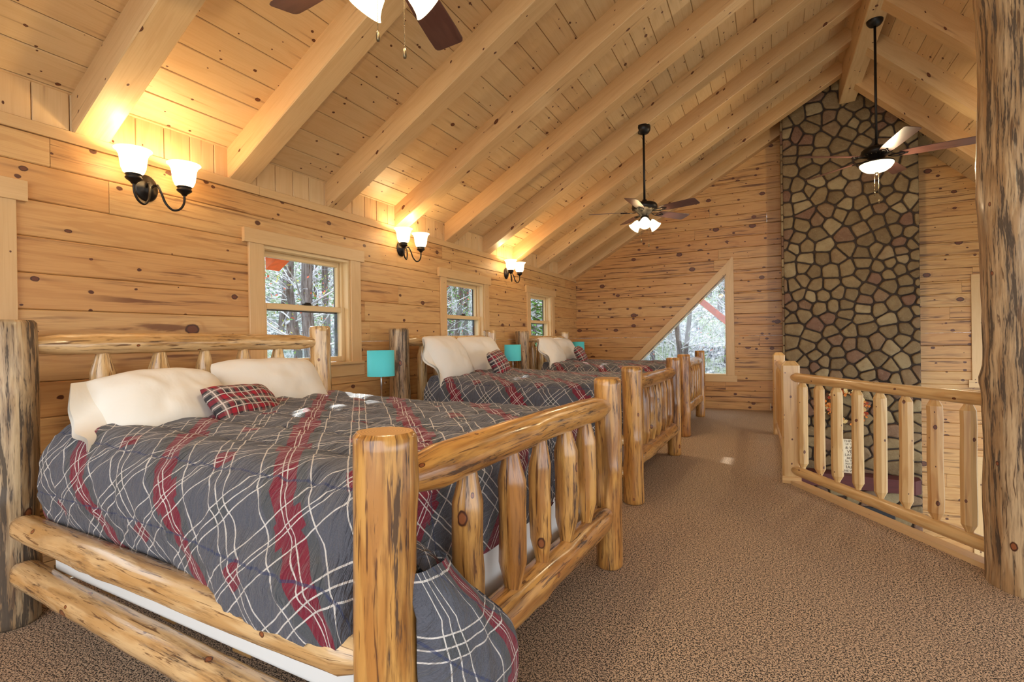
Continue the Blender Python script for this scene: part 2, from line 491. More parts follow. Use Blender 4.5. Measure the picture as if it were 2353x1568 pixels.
# ------------------------------------------------------------------ mesh builder
class MB:
    def __init__(s):
        s.v, s.f, s.uv, s.tone, s.mi, s.sm = [], [], [], [], [], []

    def face(s, pts, uvs, tone=0.5, mi=0, smooth=False):
        b = len(s.v)
        s.v.extend([tuple(p) for p in pts])
        s.f.append(list(range(b, b + len(pts))))
        s.uv.append(uvs)
        s.tone.append(tone)
        s.mi.append(mi)
        s.sm.append(smooth)

    def box(s, x0, x1, y0, y1, z0, z1, tone=None, off=None, long=None, ch=0.0, mi=0):
        """axis-aligned box, grain along its longest axis, optional chamfer on the long edges"""
        if tone is None:
            tone = RND.random()
        if off is None:
            off = (RND.uniform(0, 40), RND.uniform(0, 40))
        d = [abs(x1 - x0), abs(y1 - y0), abs(z1 - z0)]
        if long is None:
            long = d.index(max(d))
        lo = (min(x0, x1), min(y0, y1), min(z0, z1))
        hi = (max(x0, x1), max(y0, y1), max(z0, z1))
        a, b = [i for i in range(3) if i != long]
        A0, A1, B0, B1, L0, L1 = lo[a], hi[a], lo[b], hi[b], lo[long], hi[long]
        c = min(ch, (A1 - A0) * 0.45, (B1 - B0) * 0.45)
        if c > 0:
            ring = [(A0 + c, B0), (A1 - c, B0), (A1, B0 + c), (A1, B1 - c), (A1 - c, B1), (A0 + c, B1), (A0, B1 - c), (A0, B0 + c)]
        else:
            ring = [(A0, B0), (A1, B0), (A1, B1), (A0, B1)]
        s.prism(ring, a, b, long, L0, L1, tone, off, mi)

    def prism(s, ring, a, b, l, L0, L1, tone, off, mi=0, capmi=None):
        def P(q, L):
            r = [0, 0, 0]
            r[a], r[b], r[l] = q[0], q[1], L
            return tuple(r)
        acc = 0.0
        # orientation
        area = sum(ring[i][0] * ring[(i + 1) % len(ring)][1] - ring[(i + 1) % len(ring)][0] * ring[i][1] for i in range(len(ring)))
        e = [0, 0, 0]
        sign = {(0, 1, 2): 1, (1, 2, 0): 1, (2, 0, 1): 1}.get((a, b, l), -1)
        rg = ring if area * sign > 0 else ring[::-1]
        n = len(rg)
        for i in range(n):
            p, q = rg[i], rg[(i + 1) % n]
            w_ = math.hypot(q[0] - p[0], q[1] - p[1])
            s.face([P(p, L0), P(q, L0), P(q, L1), P(p, L1)],
                   [(L0 + off[0], acc + off[1]), (L0 + off[0], acc + w_ + off[1]), (L1 + off[0], acc + w_ + off[1]), (L1 + off[0], acc + off[1])],
                   tone, mi)
            acc += w_
        cm = mi if capmi is None else capmi
        s.face([P(q, L1) for q in rg], [(q[0] + off[0], q[1] + off[1]) for q in rg], tone, cm)
        s.face([P(q, L0) for q in rg[::-1]], [(q[0] + off[0], q[1] + off[1]) for q in rg[::-1]], tone, cm)

    def tube(s, pts, rad, seg=12, tone=0.5, off=None, cap=True, capmi=0, smooth=True, mi=0, wob=None, close=False):
        """swept round tube; wob(i, ang) scales the radius"""
        if off is None:
            off = (RND.uniform(0, 40), RND.uniform(0, 40))
        pts = [Vector(p) for p in pts]
        n = len(pts)
        if not isinstance(rad, (list, tuple)):
            rad = [rad] * n
        base = len(s.v)
        rings = []
        ref = None
        acc = 0
        accs = []
        for i in range(n):
            if close:
                d = (pts[(i + 1) % n] - pts[i - 1]).normalized()
            else:
                d = (pts[min(i + 1, n - 1)] - pts[max(i - 1, 0)])
                d = d.normalized() if d.length > 1e-9 else Vector((0, 0, 1))
            if ref is None:
                ref = Vector((0, 0, 1)) if abs(d.z) < 0.9 else Vector((1, 0, 0))
            ux_ = ref - d * ref.dot(d)
            ux_.normalize()
            uy_ = d.cross(ux_)
            ref = ux_
            if i:
                acc += (pts[i] - pts[i - 1]).length
            accs.append(acc)
            ring = []
            for k in range(seg):
                an = 2 * PI * k / seg
                r = rad[i] * (wob(i, an) if wob else 1.0)
                s.v.append(tuple(pts[i] + (ux_ * math.cos(an) + uy_ * math.sin(an)) * r))
                ring.append(len(s.v) - 1)
            rings.append(ring)
        rr = max(rad)
        m = n if close else n - 1
        for i in range(m):
            j = (i + 1) % n
            ub = accs[i + 1] if i + 1 < n else acc + (pts[0] - pts[-1]).length
            for k in range(seg):
                k2 = (k + 1) % seg
                s.f.append([rings[i][k], rings[i][k2], rings[j][k2], rings[j][k]])
                v0, v1 = 2 * PI * rr * k / seg + off[1], 2 * PI * rr * (k + 1) / seg + off[1]
                s.uv.append([(accs[i] + off[0], v0), (accs[i] + off[0], v1), (ub + off[0], v1), (ub + off[0], v0)])
                s.tone.append(tone)
                s.mi.append(mi)
                s.sm.append(smooth)
        if cap and not close:
            for idx, rv in ((0, True), (n - 1, False)):
                ring = rings[idx][::-1] if rv else rings[idx]
                s.f.append(list(ring))
                cuv = []
                for q in ring:
                    k = rings[idx].index(q)
                    an = 2 * PI * k / seg
                    cuv.append((rad[idx] * math.cos(an), rad[idx] * math.sin(an)))
                s.uv.append(cuv)
                s.tone.append(tone)
                s.mi.append(capmi)
                s.sm.append(False)

    def lathe(s, prof, c=(0, 0, 0), seg=24, tone=0.5, mi=0, smooth=True, off=(0, 0)):
        """profile [(r, z)...] turned about a vertical axis at c"""
        pts = prof
        base = len(s.v)
        for (r, z) in pts:
            for k in range(seg):
                an = 2 * PI * k / seg
                s.v.append((c[0] + r * math.cos(an), c[1] + r * math.sin(an), c[2] + z))
        acc = 0
        for i in range(len(pts) - 1):
            dl = math.hypot(pts[i + 1][0] - pts[i][0], pts[i + 1][1] - pts[i][1])
            for k in range(seg):
                k2 = (k + 1) % seg
                s.f.append([base + i * seg + k, base + i * seg + k2, base + (i + 1) * seg + k2, base + (i + 1) * seg + k])
                s.uv.append([(acc, k / seg), (acc, (k + 1) / seg), (acc + dl, (k + 1) / seg), (acc + dl, k / seg)])
                s.tone.append(tone)
                s.mi.append(mi)
                s.sm.append(smooth)
            acc += dl

    def grid(s, fn, nu, nv, uvf, tone=0.5, mi=0, wrap=False):
        base = len(s.v)
        for i in range(nu + 1):
            for j in range(nv + 1):
                s.v.append(tuple(fn(i / nu, j / nv)))
        for i in range(nu):
            for j in range(nv):
                q = [base + i * (nv + 1) + j, base + (i + 1) * (nv + 1) + j, base + (i + 1) * (nv + 1) + j + 1, base + i * (nv + 1) + j + 1]
                s.f.append(q)
                s.uv.append([uvf(i / nu, j / nv), uvf((i + 1) / nu, j / nv), uvf((i + 1) / nu, (j + 1) / nv), uvf(i / nu, (j + 1) / nv)])
                s.tone.append(tone)
                s.mi.append(mi)
                s.sm.append(True)

    def build(s, name, mats, parent=None):
        me = bpy.data.meshes.new(name)
        me.from_pydata(s.v, [], s.f)
        uvl = me.uv_layers.new(name='UVMap')
        flat = []
        for u in s.uv:
            for q in u:
                flat.extend((q[0], q[1]))
        uvl.data.foreach_set('uv', flat)
        at = me.attributes.new('tone', 'FLOAT', 'FACE')
        at.data.foreach_set('value', s.tone)
        me.polygons.foreach_set('material_index', s.mi)
        me.polygons.foreach_set('use_smooth', s.sm)
        if not isinstance(mats, (list, tuple)):
            mats = [mats]
        for m in mats:
            me.materials.append(m)
        me.update()
        o = bpy.data.objects.new(name, me)
        COL.objects.link(o)
        if parent:
            o.parent = parent
        return o


def struct(o):
    o['kind'] = 'structure'
    return o


def tag(o, label, cat, group=None, kind=None):
    o['label'] = label
    o['category'] = cat
    if group:
        o['group'] = group
    if kind:
        o['kind'] = kind
    return o


def thing(name, label, cat, loc=(0, 0, 0), rz=0.0, group=None):
    o = bpy.data.objects.new(name, None)
    o.empty_display_size = 0.1
    COL.objects.link(o)
    o.location = loc
    o.rotation_euler = (0, 0, rz)
    tag(o, label, cat, group)
    return o


def dup(root, loc, rz, label=None):
    def cp(o, par):
        c = o.copy()
        COL.objects.link(c)
        c.parent = par
        for ch in [x for x in list(COL.objects) if x.parent == o]:
            cp(ch, c)
        return c
    r = cp(root, None)
    r.location = loc
    r.rotation_euler = (0, 0, rz)
    if label:
        r['label'] = label
    return r


# ------------------------------------------------------------------ log shapes
def log(mb, p0, p1, r, seed=0, taper=(0, 0), tl=0.09, tr=0.45, wob=0.06, seg=26, step=0.03, bend=0.012, tone=None, capmi=1,
        bumps=3, flare=0.0):
    """a peeled log between two points: uneven girth, knot swellings, optional whittled tenon ends"""
    rg = random.Random(seed)
    p0, p1 = Vector(p0), Vector(p1)
    L = (p1 - p0).length
    d = (p1 - p0).normalized()
    n = max(8, int(L / step))
    side = d.orthogonal().normalized()
    other = d.cross(side)
    ph = [rg.uniform(0, 6.28) for _ in range(8)]
    kn = [(rg.uniform(0.1, 0.9) * L, rg.uniform(0, 6.28), rg.uniform(0.05, 0.14)) for _ in range(bumps)]
    pts, rad = [], []
    ts = []
    # put rings close together at the edge of each end so that it reads as cut
    edge = min(0.012, r * 0.16)
    ds = [0.0, edge]
    if taper[0]:
        ds += [tl * 0.5, tl]
    k0 = ds[-1]
    tail = [L - edge, L]
    if taper[1]:
        tail = [L - tl, L - tl * 0.5] + tail
    k1 = tail[0]
    m = max(4, int((k1 - k0) / step))
    ds += [k0 + (k1 - k0) * i / m for i in range(1, m)]
    ds += tail
    for x in ds:
        b1 = bend * math.sin(PI * x / L) * math.cos(ph[0])
        b2 = bend * math.sin(PI * x / L) * math.sin(ph[0])
        pts.append(p0 + d * x + side * b1 + other * b2)
        rr = r * (1 + 0.03 * math.sin(x * 5 + ph[1]) + flare * (1 - x / L))
        if taper[0] and x < tl:
            rr *= tr + (1 - tr) * (x / tl)
        if taper[1] and x > L - tl:
            rr *= tr + (1 - tr) * ((L - x) / tl)
        if not taper[0] and x < edge * 0.5:
            rr = max(0.001, rr - edge * 0.8)
        if not taper[1] and x > L - edge * 0.5:
            rr = max(0.001, rr - edge * 0.8)
        rad.append(rr)

    def wf(i, an):
        x = ds[i]
        endf = 1.0
        if (taper[0] and x < tl) or (taper[1] and x > L - tl):
            endf = 0.15
        q = noise.noise(Vector((math.cos(an) * 1.3 + seed * 3.1, math.sin(an) * 1.3, x * 3.0)))
        q2 = noise.noise(Vector((math.cos(an) * 3.2 + seed, math.sin(an) * 3.2 + 9, x * 9.0)))
        f = 1 + (wob * q * 1.5 + wob * 0.45 * q2) * endf
        for kx, ka, ks in kn:
            da = abs((an - ka + PI) % (2 * PI) - PI)
            f += ks * endf * math.exp(-((x - kx) / 0.045) ** 2 - (da / 0.5) ** 2)
        return f
    mb.tube(pts, rad, seg, rg.random() if tone is None else tone, None, True, capmi, True, 0, wf)


# ================================================================== STRUCTURE
XW = -3.234           # left wall face
YG = 9.10             # gable wall face
BH = 0.1805           # height of one wall log
SL = 0.585            # slope of the left roof


def zl(x, base=2.52):
    return base + SL * (x - XW)


def zr(x, base=5.80):
    return base - x


XR = (5.80 - 2.52 + SL * XW) / (1 + SL)      # where the two ceilings meet

# floor: carpeted loft with the stair/great-room opening to the right
mb = MB()
foot = [(XW, -3.0), (3.2, -3.0), (3.2, 0.0), (1.95, 1.85), (1.12, 3.20), (0.22, 4.66), (0.17, 4.80), (0.17, YG), (XW, YG)]
top = [(x, y, 0.0) for x, y in foot]
mb.face(top, [(x, y) for x, y in foot], 0.5, 0)
mb.face([(x, y, -0.28) for x, y in foot[::-1]], [(x, y) for x, y in foot[::-1]], 0.5, 1)
for i in range(len(foot)):
    p, q = foot[i], foot[(i + 1) % len(foot)]
    mb.face([(p[0], p[1], -0.28), (q[0], q[1], -0.28), (q[0], q[1], 0), (p[0], p[1], 0)],
            [(0, 0), (1, 0), (1, 0.28), (0, 0.28)], 0.5, 1)
struct(mb.build('floor', [M['carpet'], M['casing']]))

# left wall of pine logs, with the four window openings left free
WIN = [(0.57, 0), (2.873, 1), (5.185, 2), (7.43, 3)]       # centres along the wall
HW, Z0, Z1 = 0.425, 1.03, 1.905                              # half width and height of each opening


def openings():
    return [(c - HW, c + HW) for c, _ in WIN]


mb = MB()
depth = 0.15
zedges = [0.0] + [0.12 + BH * k for k in range(12)] + [2.255]
for r_ in range(len(zedges) - 1):
    za, zb = zedges[r_], zedges[r_ + 1]
    # courses of random lengths
    y = -3.0
    joints = []
    while y < YG:
        L = RND.uniform(2.4, 4.6)
        joints.append((y, min(y + L, YG + 0.2)))
        y += L
    for (ya, yb) in joints:
        segs = [(ya, yb, za, zb)]
        for (oa, ob) in openings():
            new = []
            for (a_, b_, c_, d_) in segs:
                if d_ <= Z0 + 1e-4 or c_ >= Z1 - 1e-4 or b_ <= oa or a_ >= ob:
                    new.append((a_, b_, c_, d_))
                    continue
                if a_ < oa:
                    new.append((a_, oa, c_, d_))
                if b_ > ob:
                    new.append((ob, b_, c_, d_))
                if c_ < Z0:
                    new.append((max(a_, oa), min(b_, ob), c_, Z0))
                if d_ > Z1:
                    new.append((max(a_, oa), min(b_, ob), Z1, d_))
            segs = new
        tone, off = RND.random() ** 1.3, (RND.uniform(0, 60), RND.uniform(0, 60))
        for (a_, b_, c_, d_) in segs:
            if d_ - c_ > 0.004 and b_ - a_ > 0.004:
                mb.box(XW - depth, XW, a_ + 0.0012, b_ - 0.0012, c_ + 0.001, d_ - 0.001, tone, (off[0], off[1] + c_ - za), long=1, ch=0.005)
struct(mb.build('wall_left', M['wall']))

# vertical boards between the rafters, above the log wall
mb = MB()
y = -3.0
while y < YG:
    w_ = 0.155
    mb.box(XW - 0.10, XW - 0.012, y + 0.001, y + w_ - 0.003, 2.30, 2.62, long=2, ch=0.004)
    y += w_
o = struct(mb.build('wall_left_kneewall', M['ceiling']))
o.name = 'trim_1'
mb = MB()
for ya, yb in ((-3.0, 0.2), (0.2, 2.43), (2.432, 5.9), (5.902, YG)):
    mb.box(XW - 0.12, XW + 0.006, ya, yb, 2.257, 2.318, ch=0.003)
struct(mb.build('trim_2', M['casing']))

# gable wall of pine logs around the triangular window
TX1, TZ0 = -0.622, 0.553                       # right edge and sill of the glass
TZ1 = 2.229
TX0 = TX1 - (TZ1 - TZ0)
mb = MB()
zedges = [-2.9 + 0.0]
zz = 0.12 - BH * 17
zedges = [zz + BH * k for k in range(47)]
rg = random.Random(3)


def gable_piece(xa0, xa1, xb0, xb1, za, zb, tone, off):
    """four-cornered piece of a board: bottom edge xa0..xa1 at za, top edge xb0..xb1 at zb"""
    c = 0.005
    y = YG
    uvp = lambda x, z: (x + off[0], z + off[1])
    za2, zb2 = za + 0.001, zb - 0.001
    f = [(xa0, y, za2 + c), (xa1, y, za2 + c), (xb1, y, zb2 - c), (xb0, y, zb2 - c)]
    mb.face(f, [uvp(p[0], p[2]) for p in f], tone)
    g = [(xa0, y + c, za2), (xa1, y + c, za2), (xa1, y, za2 + c), (xa0, y, za2 + c)]
    mb.face(g, [uvp(p[0], p[2]) for p in g], tone)
    g = [(xb0, y, zb2 - c), (xb1, y, zb2 - c), (xb1, y + c, zb2), (xb0, y + c, zb2)]
    mb.face(g, [uvp(p[0], p[2]) for p in g], tone)
    # back, top, bottom and the ends
    Y2 = y + 0.15
    for q in ([(xa1, Y2, za2), (xa0, Y2, za2), (xb0, Y2, zb2), (xb1, Y2, zb2)],
              [(xa0, y + c, za2), (xa0, Y2, za2), (xa1, Y2, za2), (xa1, y + c, za2)],
              [(xb0, y + c, zb2), (xb1, y + c, zb2), (xb1, Y2, zb2), (xb0, Y2, zb2)],
              [(xa0, y, za2 + c), (xb0, y, zb2 - c), (xb0, Y2, zb2), (xa0, Y2, za2)],
              [(xa1, Y2, za2), (xb1, Y2, zb2), (xb1, y, zb2 - c), (xa1, y, za2 + c)]):
        mb.face(q, [uvp(p[0] + p[1], p[2]) for p in q], tone)


RX0, RZ0, RZ1 = 2.60, 0.55, 1.9                # upper right window, and the one below it
QX0, QZ0, QZ1 = 2.60, -2.2, -0.60
for i in range(len(zedges) - 1):
    za, zb = zedges[i], zedges[i + 1]
    x = XW
    cuts = []
    while x < 4.6:
        L = rg.uniform(1.6, 4.4)
        cuts.append((x, min(x + L, 4.6)))
        x += L
    for (xa, xb) in cuts:
        tone, off = rg.random() ** 1.2, (rg.uniform(0, 60), rg.uniform(0, 60))
        bands = sorted(set([za, zb] + [q for q in (TZ0, TZ1, RZ0, RZ1, QZ0, QZ1) if za < q < zb]))
        for c_, d_ in zip(bands[:-1], bands[1:]):
            mid = (c_ + d_) / 2
            holes = []
            if TZ0 < mid < TZ1:
                holes.append((TX0 + (c_ - TZ0), TX0 + (d_ - TZ0), TX1, TX1))
            if RZ0 < mid < RZ1:
                holes.append((RX0, RX0, RX0 + 0.8, RX0 + 0.8))
            if QZ0 < mid < QZ1:
                holes.append((QX0, QX0, QX0 + 0.9, QX0 + 0.9))
            parts = [(xa, xb, xa, xb)]        # bottom left, bottom right, top left, top right
            for (h0b, h0t, h1b, h1t) in holes:
                new = []
                for (a0, a1, b0, b1) in parts:
                    if a1 <= min(h0b, h0t) or a0 >= max(h1b, h1t):
                        new.append((a0, a1, b0, b1))
                        continue
                    l1, l2 = min(a1, h0b), min(b1, h0t)
                    if l1 > a0 or l2 > b0:
                        new.append((a0, max(a0, l1), b0, max(b0, l2)))
                    r1_, r2_ = max(a0, h1b), max(b0, h1t)
                    if a1 > r1_ or b1 > r2_:
                        new.append((min(a1, r1_), a1, min(b1, r2_), b1))
                parts = new
            for (a0, a1, b0, b1) in parts:
                gable_piece(a0 + 0.001, a1 - 0.001, b0 + 0.001, b1 - 0.001, c_ if c_ == za else c_ - 0.001, d_ if d_ == zb else d_ + 0.001, tone, off)
struct(mb.build('wall_gable', M['gable']))

# ceiling boards of the two roof slopes
mb = MB()
ca_, sa_ = math.cos(math.atan(SL)), math.sin(math.atan(SL))
nrm = Vector((-sa_, 0, ca_))
BW = 0.182
k = 0
rg = random.Random(11)


def slope_board(mb, P0, along, across, nrm, w_, ya, yb, tone, off, c=0.004, th=0.03):
    a0 = P0
    y0, y1 = Vector((0, ya, 0)), Vector((0, yb, 0))
    L = across * w_
    cc = across * c
    q = [a0 + y0 + cc, a0 + y1 + cc, a0 + y1 + L - cc, a0 + y0 + L - cc]
    uvs = [(ya + off[0], c + off[1]), (yb + off[0], c + off[1]), (yb + off[0], w_ - c + off[1]), (ya + off[0], w_ - c + off[1])]
    mb.face(q, uvs, tone)
    for e0, e1 in ((Vector((0, 0, 0)), cc), (L, L - cc)):
        q = [a0 + y0 + e0 + nrm * c * 1.4, a0 + y1 + e0 + nrm * c * 1.4, a0 + y1 + e1, a0 + y0 + e1]
        mb.face(q, uvs, tone)
    q = [a0 + y0 + nrm * th, a0 + y0 + L + nrm * th, a0 + y1 + L + nrm * th, a0 + y1 + nrm * th]
    mb.face(q, uvs, tone)


acr = Vector((ca_, 0, sa_))
x0 = XW - 0.80
n = int((XR + 0.03 - x0) / ca_ / BW) + 1
for k in range(n):
    base_x = XW - 0.55 * 0 + (k - 5) * BW * ca_ - 0.0
    P0 = Vector((base_x, 0, zl(base_x)))
    y = -3.0 - rg.uniform(0, 2)
    while y < YG + 0.3:
        L = rg.uniform(2.0, 4.5)
        slope_board(mb, P0, None, acr, nrm, BW - 0.002, max(y, -3.0), min(y + L, YG + 0.5) - 0.001, rg.random() ** 1.2, (rg.uniform(0, 60), rg.uniform(0, 60)))
        y += L
acr2 = Vector((math.sqrt(0.5), 0, -math.sqrt(0.5)))
nrm2 = Vector((math.sqrt(0.5), 0, math.sqrt(0.5)))
for k in range(26):
    base_x = XR - 0.02 + k * BW * math.sqrt(0.5)
    P0 = Vector((base_x, 0, zr(base_x)))
    y = -3.0 - rg.uniform(0, 2)
    while y < YG + 0.3:
        L = rg.uniform(2.0, 4.5)
        slope_board(mb, P0, None, acr2, nrm2, BW - 0.002, max(y, -3.0), min(y + L, YG + 0.5) - 0.001, rg.random() ** 1.2, (rg.uniform(0, 60), rg.uniform(0, 60)))
        y += L
# roof deck above the boards so that no daylight comes between them
for (xa, za, xb, zb) in ((XW - 0.98, zl(XW - 0.98) + 0.06, XR, zl(XR) + 0.06), (XR, zr(XR) + 0.06, 4.1, zr(4.1) + 0.06)):  # left eave drawn out past the rafter tails to trim sun on the floor
    mb.face([(xa, -3.0, za), (xa, YG + 0.5, za), (xb, YG + 0.5, zb), (xb, -3.0, zb)], [(0, 0), (12, 0), (12, 4), (0, 4)], 0.5)
struct(mb.build('ceiling', M['ceiling']))

# rafters on both slopes and the ridge beam they meet
RY = [1.347 + 0.857 * k for k in range(-1, 10)]
names = ['nearest the camera overhead']
vis = 0
for i, ya in enumerate(RY):
    th = 0.165
    if ya > 9.0:
        ya = YG - 0.155
    mb = MB()
    xa, xb = XW - 0.02, XR + 0.06
    f = []
    tone = RND.random()
    off = (RND.uniform(0, 60), RND.uniform(0, 60))
    L = (xb - xa) / ca_
    P = lambda x, y, dz: (x, y, zl(x) + dz)
    dp = 0.205
    ys = (ya, ya + th)
    ch = 0.006
    quads = [([P(xa, ys[0], -dp + ch), P(xb, ys[0], -dp + ch), P(xb, ys[0], 0.02), P(xa, ys[0], 0.02)], 0.0, 0.2),
             ([P(xa, ys[1], -dp + ch), P(xb, ys[1], -dp + ch), P(xb, ys[1], 0.02), P(xa, ys[1], 0.02)], 0.4, 0.2),
             ([P(xa, ys[0] + ch, -dp), P(xb, ys[0] + ch, -dp), P(xb, ys[1] - ch, -dp), P(xa, ys[1] - ch, -dp)], 0.8, 0.16),
             ([P(xa, ys[0], -dp + ch), P(xb, ys[0], -dp + ch), P(xb, ys[0] + ch, -dp), P(xa, ys[0] + ch, -dp)], 1.0, 0.01),
             ([P(xa, ys[1], -dp + ch), P(xb, ys[1], -dp + ch), P(xb, ys[1] - ch, -dp), P(xa, ys[1] - ch, -dp)], 1.0, 0.01)]
    for q, vo, wv in quads:
        mb.face(q, [(off[0], off[1] + vo), (off[0] + L, off[1] + vo), (off[0] + L, off[1] + vo + wv), (off[0], off[1] + vo + wv)], tone)
    for x in (xa, xb):
        q = [P(x, ys[0], -dp), P(x, ys[1], -dp), P(x, ys[1], 0.02), P(x, ys[0], 0.02)]
        mb.face(q, [(0, 0), (0, 0.16), (0.2, 0.16), (0.2, 0)], tone)
    q = [P(xa, ys[0], 0.02), P(xb, ys[0], 0.02), P(xb, ys[1], 0.02), P(xa, ys[1], 0.02)]
    mb.face(q, [(0, 0), (4, 0), (4, 0.16), (0, 0.16)], tone)
    o = mb.build('rafter', M['rafter'])
    if i >= 1:
        j = i - 1
        where = ['left of the nearest wall lamp', 'just right of the nearest wall lamp', 'above the right edge of the near window',
                 'ending above the middle wall lamp', 'first one right of the middle wall lamp', 'second one right of the middle wall lamp',
                 'ending above the far wall lamp', 'first one right of the far wall lamp',
                 'second one right of the far wall lamp', 'lying tight against the log end wall'][j]
        tag(o, 'pale pine left-slope rafter ' + where, 'beam', 'rafters of the left roof slope')
    else:
        tag(o, 'pale pine left-slope rafter overhead, nearest the camera', 'beam', 'rafters of the left roof slope')

RR = [8.02, 7.08, 6.14, 5.2, 4.26, 3.32]
for i, ya in enumerate(RR):
    mb = MB()
    th = 0.17
    xa, xb = 1.05, 4.05
    dp = 0.26
    P = lambda x, y, dz: (x, y, zr(x) + dz)
    tone = RND.random()
    off = (RND.uniform(0, 60), RND.uniform(0, 60))
    L = (xb - xa) * 1.414
    ys = (ya, ya + th)
    quads = [([P(xa, ys[0], -dp), P(xb, ys[0], -dp), P(xb, ys[0], 0.02), P(xa, ys[0], 0.02)], 0.0, 0.2),
             ([P(xa, ys[1], -dp), P(xb, ys[1], -dp), P(xb, ys[1], 0.02), P(xa, ys[1], 0.02)], 0.4, 0.2),
             ([P(xa, ys[0], -dp), P(xb, ys[0], -dp), P(xb, ys[1], -dp), P(xa, ys[1], -dp)], 0.8, 0.16),
             ([P(xa, ys[0], 0.02), P(xb, ys[0], 0.02), P(xb, ys[1], 0.02), P(xa, ys[1], 0.02)], 0.8, 0.16)]
    for q, vo, wv in quads:
        mb.face(q, [(off[0], off[1] + vo), (off[0] + L, off[1] + vo), (off[0] + L, off[1] + vo + wv), (off[0], off[1] + vo + wv)], tone)
    for x in (xa, xb):
        q = [P(x, ys[0], -dp), P(x, ys[1], -dp), P(x, ys[1], 0.02), P(x, ys[0], 0.02)]
        mb.face(q, [(0, 0), (0, 0.16), (0.2, 0.16), (0.2, 0)], tone)
    o = mb.build('rafter', M['rafter'])
    w_ = ['nearest the stone chimney', 'second from the stone chimney', 'third from the stone chimney', 'fourth from the stone chimney',
          'fifth from the stone chimney', 'sixth from the stone chimney, highest at the log post'][i]
    tag(o, 'pine right-slope rafter ' + w_, 'beam', 'rafters of the right roof slope')
mb = MB()
mb.box(0.93, 1.125, -3.0, 8.66, 4.49, 4.97, 0.3, (3.2, 8.7), long=1, ch=0.008)
o = mb.build('ridge_beam', M['rafter'])
tag(o, 'square pine ridge beam running to the top of the stone chimney', 'beam')


# ------------------------------------------------------------------ windows in the left wall
def side_window(idx, yc):
    nm = 'window_%d' % idx
    mb = MB()
    # casing boards
    mb.box(XW, XW + 0.02, yc - HW - 0.115, yc - HW, Z0 - 0.005, Z1, 0.2, long=2, ch=0.002)
    mb.box(XW, XW + 0.02, yc + HW, yc + HW + 0.115, Z0 - 0.005, Z1, 0.35, long=2, ch=0.002)
    mb.box(XW, XW + 0.028, yc - HW - 0.155, yc + HW + 0.155, Z1, Z1 + 0.10, 0.15, long=1, ch=0.002)
    mb.box(XW, XW + 0.02, yc - HW - 0.145, yc + HW + 0.145, Z0 - 0.12, Z0 - 0.02, 0.3, long=1, ch=0.002)
    root = mb.build(nm, M['casing'])
    struct(root)
    mb = MB()
    mb.box(XW - 0.13, XW + 0.045, yc - HW - 0.12, yc + HW + 0.12, Z0 - 0.02, Z0 + 0.002, 0.1, long=1, ch=0.003)
    mb.build('window_sill', M['casing'], root)
    # jamb lining
    mb = MB()
    t_ = 0.022
    mb.box(XW - 0.15, XW, yc - HW, yc - HW + t_, Z0 + 0.002, Z1, 0.2, long=2)
    mb.box(XW - 0.15, XW, yc + HW - t_, yc + HW, Z0 + 0.002, Z1, 0.2, long=2)
    mb.box(XW - 0.15, XW, yc - HW + t_, yc + HW - t_, Z1 - t_, Z1, 0.2, long=1)
    mb.box(XW - 0.075, XW - 0.055, yc - HW + t_, yc - HW + t_ + 0.02, Z0, Z1 - t_, 0.2, long=2)
    mb.box(XW - 0.075, XW - 0.055, yc + HW - t_ - 0.02, yc + HW - t_, Z0, Z1 - t_, 0.2, long=2)
    mb.build('window_jamb', M['sash'], root)
    # sashes: the lower one sits nearer the room
    zm = 1.475
    for (nm2, xa, za, zb) in (('upper_sash', XW - 0.115, zm - 0.02, Z1 - t_), ('lower_sash', XW - 0.075, Z0 + 0.005, zm + 0.02)):
        mb = MB()
        ya, yb = yc - HW + t_, yc + HW - t_
        sw = 0.042
        xb = xa + 0.035
        mb.box(xa, xb, ya, ya + sw, za, zb, 0.2, long=2, ch=0.004)
        mb.box(xa, xb, yb - sw, yb, za, zb, 0.2, long=2, ch=0.004)
        mb.box(xa, xb, ya + sw, yb - sw, za, za + sw, 0.2, long=1, ch=0.004)
        mb.box(xa, xb, ya + sw, yb - sw, zb - sw, zb, 0.2, long=1, ch=0.004)
        so_ = mb.build(nm2, M['sash'], root)
        mb = MB()
        x_ = xa + 0.016
        mb.box(x_, x_ + 0.004, ya + sw, yb - sw, za + sw, zb - sw, 0.2)
        mb.build('pane', M['glass'], so_)
        if nm2 == 'lower_sash':
            mb = MB()
            mb.box(xa + 0.02, xa + 0.045, yc - 0.035, yc + 0.035, zb, zb + 0.012, 0.5, ch=0.003)
            mb.box(xa + 0.024, xa + 0.04, yc - 0.012, yc + 0.03, zb + 0.010, zb + 0.022, 0.5, ch=0.003)
            mb.build('sash_lock', M['bronze'], so_)
    # insect screen frame outside the lower half
    mb = MB()
    ya, yb = yc - HW + t_, yc + HW - t_
    xa, xb = XW - 0.142, XW - 0.13
    mb.box(xa, xb, ya, ya + 0.025, Z0, zm, 0.5)
    mb.box(xa, xb, yb - 0.025, yb, Z0, Z1 - t_, 0.5)
    mb.box(xa, xb, ya, yb, zm - 0.03, zm - 0.005, 0.5)
    mb.build('screen_frame', M['screen'], root)
    return root


for k, (yc, idx) in enumerate(WIN):
    side_window(k + 1, yc)

# triangular window in the gable
mb = MB()
cw = 0.115
y0, y1 = YG - 0.02, YG
r2 = math.sqrt(2)


